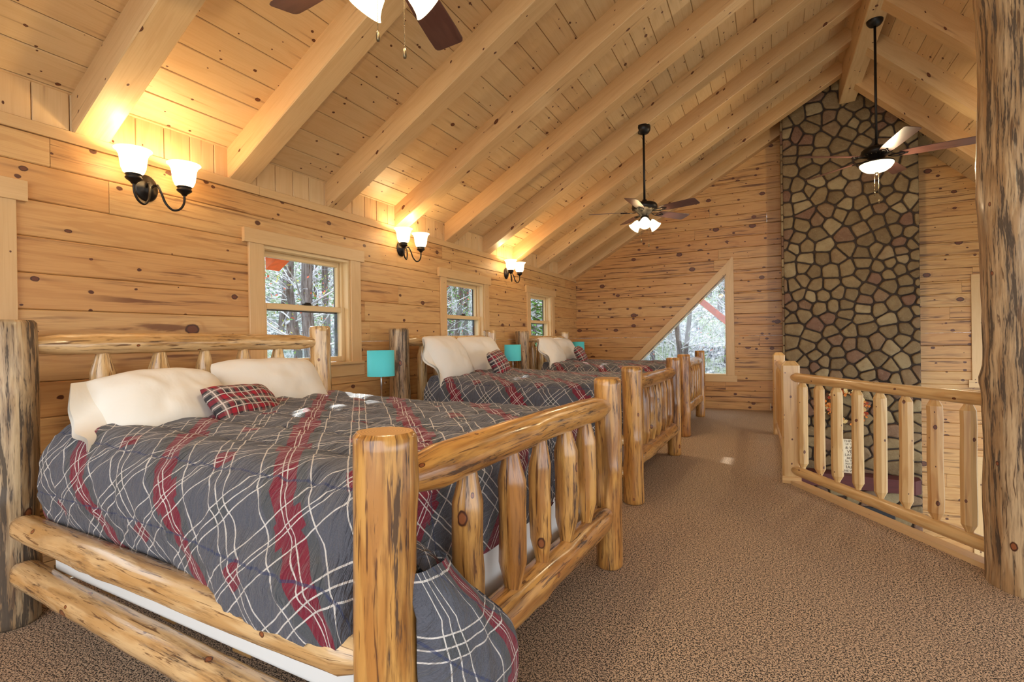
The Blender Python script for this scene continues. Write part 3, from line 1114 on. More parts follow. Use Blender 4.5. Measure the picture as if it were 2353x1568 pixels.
def poly_prism(mb, ring, y0, y1, tone, off=(0, 0), mi=0, rot=False):
    n = len(ring)
    fr_ = [(x, y0, z) for x, z in ring]
    uvf = (lambda x, z: ((x + z) * 0.7071 + off[0], (z - x) * 0.7071 + off[1])) if rot else (lambda x, z: (z + off[0], x + off[1]))
    mb.face(fr_, [uvf(x, z) for x, z in ring], tone, mi)
    mb.face([(x, y1, z) for x, z in ring[::-1]], [uvf(x, z) for x, z in ring[::-1]], tone, mi)
    for i in range(n):
        p, q = ring[i], ring[(i + 1) % n]
        mb.face([(p[0], y0, p[1]), (p[0], y1, p[1]), (q[0], y1, q[1]), (q[0], y0, q[1])], [(0, 0), (0, .02), (.1, .02), (.1, 0)], tone, mi)


apex = (TX1 + cw, TZ1 + cw * (1 + r2))
mb_ = MB()
poly_prism(mb_, [(TX0, TZ0), (TX1, TZ1), (TX1, TZ1 + cw * r2), (TX0 - cw * r2, TZ0)], y0, y1, 0.35, (5, 9), rot=True)
poly_prism(mb_, [(TX1, TZ0), (TX1 + cw, TZ0), (TX1 + cw, TZ1 + cw * (r2 + 1) - 0.02), (TX1 + cw - 0.02, TZ1 + cw * (r2 + 1) - 0.0), (TX1, TZ1 + cw * r2)], y0 - 0.004, y1, 0.25, (15, 3))
root = mb_.build('window_5', M['casing'])
struct(root)
mb = MB()
mb.box(TX0 - 0.22, TX1 + cw + 0.035, YG - 0.022, YG, TZ0 - 0.105, TZ0 - 0.0, 0.3, long=0, ch=0.002)
mb.build('window_apron', M['casing'], root)
mb = MB()
mb.box(TX0, TX1, YG + 0.0, YG + 0.15, TZ0 - 0.0, TZ0 + 0.02, 0.2, long=0)
mb.box(TX1 - 0.02, TX1, YG, YG + 0.15, TZ0 + 0.02, TZ1 - 0.02, 0.2, long=2)
q = [(TX0, YG, TZ0), (TX1, YG, TZ1), (TX1, YG + 0.15, TZ1), (TX0, YG + 0.15, TZ0)]
mb.face(q, [(0, 0), (2.3, 0), (2.3, 0.15), (0, 0.15)], 0.2)
q = [(x + 0.028, y, z) for x, y, z in q][::-1]
mb.face(q, [(0, 0), (2.3, 0), (2.3, 0.15), (0, 0.15)], 0.2)
mb.build('window_jamb', M['sash'], root)
mb = MB()
poly_prism(mb, [(TX0 + 0.02, TZ0 + 0.015), (TX1 - 0.01, TZ0 + 0.015), (TX1 - 0.01, TZ1 - 0.03)], YG + 0.09, YG + 0.094, 0.5)
mb.build('pane', M['glass'], root)

# the two windows at the right end of the gable, mostly behind the log post
for nm, xa, za, zb in (('window_6', RX0, RZ0, RZ1), ('window_7', QX0, QZ0, QZ1)):
    mb = MB()
    mb.box(xa - cw, xa, YG - 0.02, YG, za, zb, 0.2, long=2, ch=0.002)
    mb.box(xa + 0.8, xa + 0.9, YG - 0.02, YG, za, zb, 0.2, long=2, ch=0.002)
    mb.box(xa - cw - (0.04 if nm == 'window_7' else 0.0), xa + 0.94, YG - 0.026, YG, zb, zb + 0.10, 0.2, long=0, ch=0.002)
    mb.box(xa - cw - 0.035, xa + 0.94, YG - 0.022, YG, za - 0.105, za, 0.2, long=0, ch=0.002)
    root = mb.build(nm, M['casing'])
    struct(root)
    mb = MB()
    mb.box(xa, xa + 0.8, YG + 0.09, YG + 0.094, za, zb, 0.2)
    mb.build('pane', M['glass'], root)

# pale nosing board on the edge of the loft floor, under the railing
mb = MB()
A = Vector((0.20, 4.66, 0))
B = Vector((1.13, 3.18, 0))
d = (B - A).normalized()
nn = Vector((-d.y, d.x, 0))
if nn.x < 0:
    nn = -nn
q0, q1 = A - d * 0.02, B
ring = [q0 - nn * 0.05, q1 - nn * 0.05, q1 + nn * 0.03, q0 + nn * 0.03]
for za, zb in ((-0.30, 0.028),):
    tp_ = [(p.x, p.y, zb) for p in ring]
    mb.face(tp_, [(0, 0), (1.8, 0), (1.8, 0.08), (0, 0.08)], 0.1)
    for i in range(4):
        p, q = ring[i], ring[(i + 1) % 4]
        mb.face([(p.x, p.y, za), (q.x, q.y, za), (q.x, q.y, zb), (p.x, p.y, zb)], [(0, 0), (1.8, 0), (1.8, 0.3), (0, 0.3)], 0.1)
struct(mb.build('trim_3', M['casing']))
mb = MB()
mb.box(0.15, 0.20, 4.80, YG, -0.30, 0.025, 0.1)
struct(mb.build('trim_4', M['casing']))

# ------------------------------------------------------------------ stone chimney
CX0, CX1, CY = 0.206, 1.83, 8.63
rg = random.Random(21)


def clip(poly, nx, ny, c):
    out = []
    n = len(poly)
    for i in range(n):
        p, q = poly[i], poly[(i + 1) % n]
        dp_, dq = p[0] * nx + p[1] * ny - c, q[0] * nx + q[1] * ny - c
        if dp_ <= 0:
            out.append(p)
        if (dp_ < 0 < dq) or (dq < 0 < dp_):
            tt = dp_ / (dp_ - dq)
            out.append((p[0] + (q[0] - p[0]) * tt, p[1] + (q[1] - p[1]) * tt))
    return out


pts = []
tries = 0
ZC0, ZC1 = -1.9, 4.95
while tries < 12000:
    tries += 1
    x, z = rg.uniform(CX0 - 0.02, CX1 + 0.02), rg.uniform(ZC0, ZC1)
    want = 0.150 + 0.10 * (0.5 + 0.5 * noise.noise(Vector((x * 2.3, z * 2.3, 3.3)))) + rg.choice((0.0, 0.03, 0.07, -0.06, -0.03))
    if all((x - a) ** 2 + ((z - b) * 1.12) ** 2 > min(want, ww) ** 2 for a, b, ww in pts):
        pts.append((x, z, want))
mb = MB()
for i, (x, z, _) in enumerate(pts):
    poly = [(CX0 + 0.005, ZC0), (CX1 - 0.005, ZC0), (CX1 - 0.005, ZC1), (CX0 + 0.005, ZC1)]
    poly = [(max(CX0 + .004, x - 0.3), max(ZC0, z - 0.3)), (min(CX1 - .004, x + 0.3), max(ZC0, z - 0.3)),
            (min(CX1 - .004, x + 0.3), min(ZC1, z + 0.3)), (max(CX0 + .004, x - 0.3), min(ZC1, z + 0.3))]
    for j, (a, b, _) in enumerate(pts):
        if j != i and abs(a - x) < 0.55 and abs(b - z) < 0.55:
            dx, dz = a - x, b - z
            L = math.hypot(dx, dz)
            nx, nz = dx / L, dz / L
            c = (x + a) / 2 * nx + (z + b) / 2 * nz - 0.0105
            poly = clip(poly, nx, nz, c)
            if len(poly) < 3:
                break
    if len(poly) < 3:
        continue
    # subdivide and roughen the outline, then round it over
    cx = sum(p[0] for p in poly) / len(poly)
    cz = sum(p[1] for p in poly) / len(poly)
    fine_ = []
    for k in range(len(poly)):
        p, q = poly[k], poly[(k + 1) % len(poly)]
        L = math.hypot(q[0] - p[0], q[1] - p[1])
        m = max(1, int(L / 0.022))
        for s_ in range(m):
            tt = s_ / m
            fine_.append((p[0] + (q[0] - p[0]) * tt, p[1] + (q[1] - p[1]) * tt))
    # corner smoothing
    for _ in range(1):
        fine_ = [((fine_[k - 1][0] + 2 * fine_[k][0] + fine_[(k + 1) % len(fine_)][0]) / 4,
                  (fine_[k - 1][1] + 2 * fine_[k][1] + fine_[(k + 1) % len(fine_)][1]) / 4) for k in range(len(fine_))]
    if len(fine_) < 4:
        continue
    out_ = []
    for (a, b) in fine_:
        q = noise.noise(Vector((a * 28, b * 28, i * 1.7)))
        sc = 1 + 0.05 * q
        out_.append((cx + (a - cx) * sc, cz + (b - cz) * sc))
    dep = rg.uniform(0.022, 0.045)
    tone = rg.random()
    tx, tz = rg.uniform(-0.05, 0.05), rg.uniform(-0.05, 0.05)
    levels = [(1.0, 0.0), (1.0, dep * 0.55), (0.93, dep * 0.92), (0.72, dep)]
    base = len(mb.v)
    n = len(out_)
    for sc, dd in levels:
        for (a, b) in out_:
            px_, pz_ = cx + (a - cx) * sc, cz + (b - cz) * sc
            yy = CY - dd - (tx * (px_ - cx) + tz * (pz_ - cz) if dd > 0 else 0)
            if dd > 0:
                yy -= 0.006 * noise.noise(Vector((px_ * 22, pz_ * 22, i)))
            mb.v.append((px_, yy, pz_))
    mb.v.append((cx, CY - dep, cz))
    for l in range(3):
        for k in range(n):
            k2 = (k + 1) % n
            mb.f.append([base + l * n + k, base + l * n + k2, base + (l + 1) * n + k2, base + (l + 1) * n + k])
            mb.uv.append([(0, 0)] * 4)
            mb.tone.append(tone)
            mb.mi.append(0)
            mb.sm.append(l > 0)
    for k in range(n):
        mb.f.append([base + 3 * n + k, base + 3 * n + (k + 1) % n, base + 4 * n])
        mb.uv.append([(0, 0)] * 3)
        mb.tone.append(tone)
        mb.mi.append(0)
        mb.sm.append(True)
# left return of the chimney in squared corner stones
z = ZC0
while z < 4.5:
    h = rg.uniform(0.09, 0.22)
    mb.box(CX0 - 0.022, CX0 + 0.004, CY - 0.02, CY + rg.uniform(0.12, 0.32), z, z + h - 0.014, rg.random(), long=1, ch=0.006)
    z += h
chim = thing('stone_chimney', 'tall chimney breast of irregular brown field stones set in dark mortar', 'chimney', (0, 0, 0))
mb.build('stonework', M['stone'], chim)
mb = MB()
mb.box(CX0, CX1, CY, YG - 0.001, -2.9, 4.0, 0.5)
ring = [(CX0, 4.0), (CX1, 4.0), (CX1, zr(CX1) + 0.03), (XR, zr(XR)), (CX0, zl(CX0) + 0.03)]
poly_prism(mb, ring, CY, YG - 0.001, 0.5)
mb.build('mortar_backing', M['mortar'], chim)
mb = MB()
mb.box(0.50, 1.52, CY - 0.004, CY - 0.060, -2.6, -1.22, 0.5, ch=0.01)  # plain near-black block set on the chimney face below the mantel
mb.build('firebox', M['firebox_black'], chim)

mb = MB()
mb.box(0.15, 1.70, CY - 0.30, CY - 0.05, -0.93, -0.745, 0.5, long=0, ch=0.004)
# the shelf end is cut back at an angle
poly = [(1.70, CY - 0.30), (1.78, CY - 0.20), (1.78, CY - 0.05), (1.70, CY - 0.05)]
mb.prism(poly, 0, 1, 2, -0.93, -0.745, 0.5, (0, 0))
mant = mb.build('mantel_shelf', M['mantel'])
tag(mant, 'dark red wooden mantel shelf on the stone chimney below the loft', 'mantel')

# ------------------------------------------------------------------ sign and wreath
sg = thing('word_sign', 'small cream sign with dark words standing on the mantel shelf', 'sign', (1.0, CY - 0.15, -0.745))
mb = MB()
mb.box(-0.13, 0.14, -0.012, 0.006, 0.0, 0.475, 0.5, ch=0.003)
mb.build('sign_board', M['paper'], sg)
lines = [('THING', 0.440, 0.032), ('LE TH', 0.398, 0.026), ('& W', 0.345, 0.040), ('VE', 0.288, 0.046), ('LACE', 0.245, 0.036),
         ('BEE', 0.202, 0.034), ('So TH', 0.160, 0.032), ('RECLA', 0.125, 0.026), ('IAK', 0.070, 0.044), ('HE WA', 0.025, 0.030)]
for k, (txt, zz, sz) in enumerate(lines):
    cu = bpy.data.curves.new('lettering', 'FONT')
    cu.body = txt
    cu.size = sz * 1.35
    cu.align_x = 'CENTER'
    cu.extrude = 0.0008
    tmp = bpy.data.objects.new('lettering', cu)
    COL.objects.link(tmp)
    dg = bpy.context.evaluated_depsgraph_get()
    me = bpy.data.meshes.new_from_object(tmp.evaluated_get(dg))
    bpy.data.objects.remove(tmp)
    me.materials.clear()
    me.materials.append(M['ink'])
    ob = bpy.data.objects.new('lettering', me)
    COL.objects.link(ob)
    ob.parent = sg
    ob.location = (-0.01, -0.0135, zz - 0.004)
    ob.rotation_euler = (PI / 2, 0, 0)

t = NT('autumn_flower_petals')
tf, tc = t.attr('tone')
c = t.mix(t.ss(tf, 0.1, 0.5), (0.42, 0.06, 0.02), (0.75, 0.25, 0.04))
c = t.mix(t.ss(tf, 0.7, 0.8), c, (0.75, 0.58, 0.28))
t.base(c)
t.rough(0.7)
M['flower'] = t.m
wr = thing('flower_wreath', 'round wreath of orange and rust autumn flowers hanging on the chimney', 'wreath', (0.965, CY - 0.075, 0.165))
mb = MB()
mb.tube([(0.21 * math.cos(a_), 0, 0.21 * math.sin(a_)) for a_ in [2 * PI * k / 28 for k in range(28)]], 0.032, 8, close=True)
for k in range(150):
    a_ = rg.uniform(0, 2 * PI)
    r0 = 0.21 + rg.uniform(-0.03, 0.03)
    p = Vector((r0 * math.cos(a_), rg.uniform(-0.02, 0.0), r0 * math.sin(a_)))
    dv_ = Vector((math.cos(a_ + rg.uniform(-1.2, 1.2)), rg.uniform(-0.7, 0.0), math.sin(a_ + rg.uniform(-1.2, 1.2)))).normalized()
    mb.tube([p, p + dv_ * rg.uniform(0.04, 0.085)], [0.003, 0.001], 4)
mb.build('vine_ring', plain('dry_vine', (0.10, 0.05, 0.025), 0.9), wr)
mb = MB()
for k in range(120):
    a_ = rg.uniform(0, 2 * PI)
    r0 = 0.21 + rg.gauss(0, 0.028)
    c0 = Vector((r0 * math.cos(a_), rg.uniform(-0.055, -0.015), r0 * math.sin(a_)))
    tn = rg.random()
    R = rg.uniform(0.016, 0.034)
    ax_ = Vector((rg.uniform(-.5, .5), -1, rg.uniform(-.5, .5))).normalized()
    e1 = ax_.orthogonal().normalized()
    e2 = ax_.cross(e1)
    for pz in range(7):
        q_ = 2 * PI * pz / 7
        dr = e1 * math.cos(q_) + e2 * math.sin(q_)
        sd_ = ax_.cross(dr)
        tipp = c0 + dr * R + ax_ * R * 0.35
        mb.face([c0, c0 + dr * R * 0.6 - sd_ * R * 0.28, tipp, c0 + dr * R * 0.6 + sd_ * R * 0.28], [(0, 0)] * 4, tn)
mb.build('flower_heads', M['flower'], wr)

# ------------------------------------------------------------------ big log post at the right
mb = MB()
log(mb, (1.105, 3.215, -0.02), (1.075, 3.205, 5.2), 0.176, seed=5, wob=0.055, seg=48, step=0.03, bend=0.01, bumps=10, flare=0.04)
o = mb.build('log_post', [M['log_bark'], M['end']])
tag(o, 'thick rough log post with dark bark patches at the right end of the railing', 'post')

# ------------------------------------------------------------------ railing
def newel(mb, x, y, h, half=0.066, rz=0.0):
    c = 0.014
    lv = [(0, half), (h - 0.035, half), (h, half - 0.03)]
    for k in range(len(lv) - 1):
        (za, ra), (zb, rb) = lv[k], lv[k + 1]

        def ring(r):
            cc = c if r > 0.05 else c * 0.6
            raw = [(-r + cc, -r), (r - cc, -r), (r, -r + cc), (r, r - cc), (r - cc, r), (-r + cc, r), (-r, r - cc), (-r, -r + cc)]
            return [(x + a * math.cos(rz) - b * math.sin(rz), y + a * math.sin(rz) + b * math.cos(rz)) for a, b in raw]
        A_, B_ = ring(ra), ring(rb)
        acc = 0
        for i in range(8):
            j = (i + 1) % 8
            wd = math.hypot(A_[j][0] - A_[i][0], A_[j][1] - A_[i][1])
            mb.face([(*A_[i], za), (*A_[j], za), (*B_[j], zb), (*B_[i], zb)],
                    [(za, acc), (za, acc + wd), (zb, acc + wd), (zb, acc)], 0.3)
            acc += wd + 0.02
        if k == len(lv) - 2:
            mb.face([(*p, zb) for p in B_], [(p[0], p[1]) for p in B_], 0.3)


def spindle(mb, x, y, z0, z1, r, seed):
    """eight-sided peeled baluster with whittled ends"""
    rgs = random.Random(seed)
    zs = [z0, z0 + 0.012, z0 + 0.045, z0 + 0.12, (z0 + z1) / 2, z1 - 0.12, z1 - 0.045, z1 - 0.012, z1]
    rs = [r * 0.45, r * 0.55, r, r * 1.02, r * 1.0, r * 1.0, r, r * 0.55, r * 0.45]
    k = rgs.uniform(0.94, 1.05)
    pts = [(x + rgs.uniform(-0.002, 0.002), y + rgs.uniform(-0.002, 0.002), z) for z in zs]
    mb.tube(pts, [q * k for q in rs], 8, rgs.random(), (rgs.uniform(0, 50), rgs.uniform(0, 50)), True, 0, False)


P0 = Vector((0.152, 4.735, 0))
P1 = Vector((1.07, 3.25, 0))
rt = thing('log_railing', 'pale peeled-log loft railing with eight spindles between the square corner post and the log post', 'railing', P0)
dd = P1 - P0
mb = MB()
newel(mb, 0, 0, 0.99, 0.066, 0.0)
mb.build('newel_post', M['rail'], rt)
mb = MB()
mb.box(-0.068, 0.068, -0.068, 0.068, 0.0, 0.06, 0.6, long=0, ch=0.003)
mb.build('post_base_block', M['rail'], rt)
u_ = dd.normalized()
mb = MB()
log(mb, Vector((0, 0, 0.862)) + u_ * 0.02 + Vector((0, -0.03, 0)), dd * 0.97 + Vector((0, 0, 0.862)), 0.036, seed=31, taper=(1, 0), tl=0.06, tr=0.55, wob=0.03, seg=16, bend=0.006, bumps=0, capmi=0, tone=0.15)
mb.build('top_rail', M['rail'], rt)
mb = MB()
log(mb, Vector((0, 0, 0.115)) + u_ * 0.02 + Vector((0, -0.03, 0)), dd * 0.97 + Vector((0, 0, 0.115)), 0.037, seed=32, taper=(1, 0), tl=0.06, tr=0.55, wob=0.03, seg=16, bend=0.004, bumps=0, capmi=0, tone=0.1)
mb.build('bottom_rail', M['rail'], rt)
SPX = [0.085, 0.195, 0.30, 0.41, 0.52, 0.63, 0.74, 0.85]
for k, f_ in enumerate(SPX):
    mb = MB()
    q = dd * f_
    spindle(mb, q.x, q.y, 0.145, 0.835, 0.037, 40 + k)
    mb.build('spindle', M['rail'], rt)

P2 = Vector((0.102, 6.985, 0))
rt2 = thing('log_railing', 'peeled-log railing seen edge-on running back from the corner post to the far square post', 'railing', P2)
d2 = Vector((0.152, 4.80, 0)) - P2
mb = MB()
newel(mb, 0, 0, 0.995, 0.066, 0.0)
mb.build('newel_post', M['rail'], rt2)
for nm, z_, sd_ in (('top_rail', 0.862, 51), ('bottom_rail', 0.115, 52)):
    mb = MB()
    log(mb, Vector((0, -0.05, z_)), d2 + Vector((0, 0.0, z_)), 0.036, seed=sd_, wob=0.03, seg=14, bend=0.004, bumps=0, capmi=0, tone=0.1)
    mb.build(nm, M['rail'], rt2)
for k in range(12):
    q = d2 * ((k + 0.7) / 12.4)
    mb = MB()
    spindle(mb, q.x, q.y, 0.145, 0.835, 0.036, 60 + k)
    mb.build('spindle', M['rail'], rt2)


# ------------------------------------------------------------------ wall sconces
def sconce(y, label):
    root = thing('wall_sconce', label, 'wall lamp', (XW, y, 2.112), 0, 'two-shade wall lamps')
    mb = MB()
    # back plate: stepped disc standing on the wall
    seg = 28
    prof = [(0.0, 0.001), (0.062, 0.001), (0.064, 0.008), (0.055, 0.016), (0.040, 0.020), (0.034, 0.030), (0.016, 0.036), (0.0, 0.038)]
    prof = [(0.078 * r / 0.064, x) for r, x in prof]
    base = len(mb.v)
    for (r, x) in prof:
        for k in range(seg):
            a_ = 2 * PI * k / seg
            mb.v.append((x, r * math.cos(a_) * 0.82, r * math.sin(a_)))
    for i in range(len(prof) - 1):
        for k in range(seg):
            k2 = (k + 1) % seg
            mb.f.append([base + i * seg + k, base + i * seg + k2, base + (i + 1) * seg + k2, base + (i + 1) * seg + k])
            mb.uv.append([(0, 0)] * 4)
            mb.tone.append(0.5)
            mb.mi.append(0)
            mb.sm.append(True)
    mb.build('back_plate', M['bronze'], root)
    for sgn in (-1, 1):
        mb = MB()
        # S-shaped arm that leaves the plate, dips and rises under the cup
        ctrl = [(0.03, sgn * 0.012, 0.0), (0.075, sgn * 0.022, 0.012), (0.10, sgn * 0.030, -0.03), (0.115, sgn * 0.045, -0.09),
                (0.13, sgn * 0.075, -0.125), (0.14, sgn * 0.11, -0.115), (0.145, sgn * 0.132, -0.075), (0.145, sgn * 0.135, -0.02)]
        pts = []
        for i in range(len(ctrl) - 1):
            p0 = Vector(ctrl[max(0, i - 1)])
            p1, p2 = Vector(ctrl[i]), Vector(ctrl[i + 1])
            p3 = Vector(ctrl[min(len(ctrl) - 1, i + 2)])
            for s_ in range(5):
                tt = s_ / 5
                pts.append(0.5 * ((2 * p1) + (p2 - p0) * tt + (2 * p0 - 5 * p1 + 4 * p2 - p3) * tt ** 2 + (3 * p1 - p0 - 3 * p2 + p3) * tt ** 3))
        pts.append(Vector(ctrl[-1]))
        mb.tube(pts, 0.0065, 10)
        mb.lathe([(0.0, -0.008), (0.010, -0.006), (0.011, 0.004), (0.0, 0.008)], (0.075, sgn * 0.022, 0.012), 12)
        arm = mb.build('arm', M['bronze'], root)
        cx, cy, cz = 0.145, sgn * 0.135, -0.02
        mb = MB()
        mb.lathe([(0.0, -0.012), (0.012, -0.010), (0.018, 0.0), (0.034, 0.012), (0.040, 0.018), (0.040, 0.024), (0.036, 0.026), (0.036, 0.036), (0.040, 0.038), (0.040, 0.042), (0.0, 0.042)],
                 (cx, cy, cz), 24)
        mb.build('cup', M['bronze'], arm)
        mb = MB()
        # bell shade, open at the top, with wall thickness
        pr_ = [(0.030, 0.040), (0.046, 0.050), (0.056, 0.075), (0.060, 0.105), (0.064, 0.135), (0.074, 0.155), (0.086, 0.163), (0.086, 0.166),
               (0.072, 0.160), (0.061, 0.138), (0.057, 0.105), (0.053, 0.077), (0.043, 0.054), (0.028, 0.045)]
        mb.lathe([(r * 1.03, 0.04 + (z - 0.04) * 1.08) for r, z in pr_], (cx, cy, cz), 32)
        mb.build('glass_shade', M['lampglass'], arm)
        mb = MB()
        mb.lathe([(0.0, 0.043), (0.012, 0.045), (0.013, 0.065), (0.022, 0.085), (0.025, 0.100), (0.020, 0.116), (0.0, 0.124)], (cx, cy, cz), 16)
        mb.build('light_bulb', M['white_trim'], arm)
        ld = bpy.data.lights.new('sconce_light', 'POINT')
        ld.energy = 4.6
        ld.color = (1.0, 0.72, 0.36)
        ld.shadow_soft_size = 0.02
        lo = bpy.data.objects.new('sconce_light', ld)
        COL.objects.link(lo)
        lo.parent = arm
        lo.location = (cx, cy, cz + 0.15)
    return root


sconce(1.69, 'bronze double wall lamp nearest the camera, left of the near window')
sconce(3.99, 'bronze double wall lamp in the middle, between the near and middle windows')
sconce(6.24, 'bronze double wall lamp farthest away, between the middle and far windows')


# ------------------------------------------------------------------ ceiling fans
def fan(loc, drop, R, ang0, kind, label, pitch=-0.22, lang=0.0):
    """loc is the ceiling point; drop is the length from it to the blades"""
    root = thing('ceiling_fan', label, 'ceiling fan', loc)
    mb = MB()
    mb.lathe([(0.0, 0.03), (0.074, 0.03), (0.076, 0.0), (0.072, -0.022), (0.055, -0.048), (0.030, -0.060), (0.0, -0.062)], (0, 0, 0), 32)
    mb.build('canopy', M['fanmetal'], root)
    mb = MB()
    mb.tube([(0, 0, -0.05), (0, 0, -drop + 0.10)], 0.0125, 14)
    mb.build('downrod', M['fanmetal'], root)
    mb = MB()
    z = -drop
    mb.lathe([(0.0, 0.125), (0.024, 0.122), (0.026, 0.10), (0.06, 0.092), (0.115, 0.082), (0.135, 0.062), (0.140, 0.035), (0.132, 0.012), (0.10, 0.0),
              (0.085, -0.012), (0.07, -0.030), (0.045, -0.045), (0.04, -0.07), (0.0, -0.075)], (0, 0, z), 40)
    for k in range(18):
        a_ = 2 * PI * k / 18
        mb.tube([(0.095 * math.cos(a_), 0.095 * math.sin(a_), z + 0.003), (0.122 * math.cos(a_), 0.122 * math.sin(a_), z + 0.010)], 0.004, 6, mi=1, capmi=1)
    mb.build('motor_housing', [M['fanmetal'], M['rib']], root)
    for b_ in range(5):
        a0 = ang0 + 2 * PI * b_ / 5
        ca2, sa2 = math.cos(a0), math.sin(a0)

        def T(r, w_, h):
            # blade frame: r outwards, w sideways, pitched
            ww = w_ * math.cos(pitch)
            hh = h + w_ * math.sin(pitch)
            return (r * ca2 - ww * sa2, r * sa2 + ww * ca2, z - 0.012 + hh)
        mb = MB()
        prof = [(0.19, 0.046), (0.24, 0.058), (0.34, 0.064), (R - 0.10, 0.070), (R - 0.022, 0.070), (R - 0.006, 0.064), (R, 0.052)]
        outl = [(r, w_) for r, w_ in prof] + [(r, -w_) for r, w_ in prof[::-1]]
        th = 0.005
        topf = [T(r, w_, th) for r, w_ in outl]
        botf = [T(r, w_, 0) for r, w_ in outl]
        offb = RND.uniform(0, 30)
        mb.face(topf, [(r + offb, w_) for r, w_ in outl], 0.5)
        mb.face(botf[::-1], [(r + offb, w_) for r, w_ in outl[::-1]], 0.5)
        for i in range(len(outl)):
            j = (i + 1) % len(outl)
            mb.face([botf[i], botf[j], topf[j], topf[i]], [(0, 0)] * 4, 0.5)
        bl = mb.build('fan_blade', M['blade'], root)
        mb = MB()
        # scrolled blade iron: two curved arms and a plate
        for sg_ in (-1, 1):
            mb.tube([T(0.10, 0.0, -0.004), T(0.14, sg_ * 0.018, -0.008), T(0.18, sg_ * 0.030, -0.008), T(0.215, sg_ * 0.022, -0.006), T(0.25, 0.0, -0.005)], 0.005, 8)
        mb.lathe([(0.0, -0.004), (0.012, -0.004), (0.012, 0.002), (0, 0.002)], T(0.25, 0, -0.004), 10)
        mb.lathe([(0.0, -0.004), (0.008, -0.004), (0.008, 0.002), (0, 0.002)], T(0.215, 0.025, -0.004), 10)
        mb.lathe([(0.0, -0.004), (0.008, -0.004), (0.008, 0.002), (0, 0.002)], T(0.215, -0.025, -0.004), 10)
        mb.build('blade_iron', M['fanmetal'], bl)
    zb = z - 0.07
    if kind == 'cluster':
        mb = MB()
        mb.lathe([(0, 0.01), (0.045, 0.005), (0.05, -0.02), (0.03, -0.045), (0.0, -0.05)], (0, 0, zb), 24)
        kit = mb.build('light_kit', M['fanmetal'], root)
        for k in range(3):
            a_ = lang + 2 * PI / 3 * k
            dx, dy = math.cos(a_), math.sin(a_)
            axis = Vector((dx * 0.75, dy * 0.75, -0.66)).normalized()
            p0 = Vector((dx * 0.045, dy * 0.045, zb - 0.02))
            mb = MB()
            mb.tube([p0 - axis * 0.01, p0 + axis * 0.035], [0.014, 0.02], 12)
            mb.build('lamp_holder', M['fanmetal'], kit)
            mb = MB()
            prof = [(0.022, 0.028), (0.034, 0.036), (0.043, 0.060), (0.048, 0.090), (0.056, 0.115), (0.066, 0.128), (0.064, 0.130), (0.053, 0.116), (0.044, 0.090), (0.038, 0.060), (0.026, 0.038)]
            e1 = axis.orthogonal().normalized()
            e2 = axis.cross(e1)
            seg = 24
            base = len(mb.v)
            for (r, h) in prof:
                for s_ in range(seg):
                    an = 2 * PI * s_ / seg
                    mb.v.append(tuple(p0 + axis * h + (e1 * math.cos(an) + e2 * math.sin(an)) * r))
            for i in range(len(prof) - 1):
                for s_ in range(seg):
                    s2 = (s_ + 1) % seg
                    mb.f.append([base + i * seg + s_, base + i * seg + s2, base + (i + 1) * seg + s2, base + (i + 1) * seg + s_])
                    mb.uv.append([(0, 0)] * 4)
                    mb.tone.append(.5)
                    mb.mi.append(0)
                    mb.sm.append(True)
            mb.build('glass_shade', M['lampglass'], kit)
            bp = p0 + axis * 0.07
            mb = MB()
            mb.tube([p0 + axis * 0.03, p0 + axis * 0.05, p0 + axis * 0.075, p0 + axis * 0.095], [0.01, 0.02, 0.022, 0.008], 12)
            mb.build('light_bulb', M['white_trim'], kit)
            ld = bpy.data.lights.new('fan_light', 'POINT')
            ld.energy = 10
            ld.color = (1.0, 0.78, 0.48)
            ld.shadow_soft_size = 0.02
            lo = bpy.data.objects.new('fan_light', ld)
            COL.objects.link(lo)
            lo.parent = kit
            lo.location = p0 + axis * 0.122
        zc = zb - 0.05
        chains = [((-0.035, -0.03), 0.19), ((0.035, 0.03), 0.24)]
    else:
        mb = MB()
        mb.lathe([(0, 0.02), (0.10, 0.015), (0.155, 0.0), (0.16, -0.012), (0.15, -0.014), (0.0, 0.0)], (0, 0, zb), 36)
        kit = mb.build('light_kit', M['fanmetal'], root)
        mb = MB()
        mb.lathe([(0.152, -0.010), (0.150, -0.030), (0.128, -0.062), (0.09, -0.088), (0.045, -0.102), (0.0, -0.106)], (0, 0, zb), 36)
        mb.build('glass_bowl', M['lampglass'], kit)
        mb = MB()
        mb.lathe([(0.0, -0.102), (0.018, -0.104), (0.014, -0.112), (0.010, -0.126), (0.0, -0.130)], (0, 0, zb), 16)
        mb.build('finial', M['bronze'], kit)
        for s_ in (-1, 1):
            mb = MB()
            mb.lathe([(0.0, 0.02), (0.02, 0.01), (0.022, -0.01), (0.0, -0.03)], (s_ * 0.06, 0, zb - 0.045), 14)
            mb.build('light_bulb', M['white_trim'], kit)
        ld = bpy.data.lights.new('fan_light', 'POINT')
        ld.energy = 32
        ld.color = (1.0, 0.78, 0.48)
        ld.shadow_soft_size = 0.05
        lo = bpy.data.objects.new('fan_light', ld)
        COL.objects.link(lo)
        lo.parent = kit
        lo.location = (0, 0, zb - 0.135 - 0.05)
        zc = zb - 0.07
        chains = [((-0.02, -0.015), 0.24), ((0.02, 0.015), 0.32)]
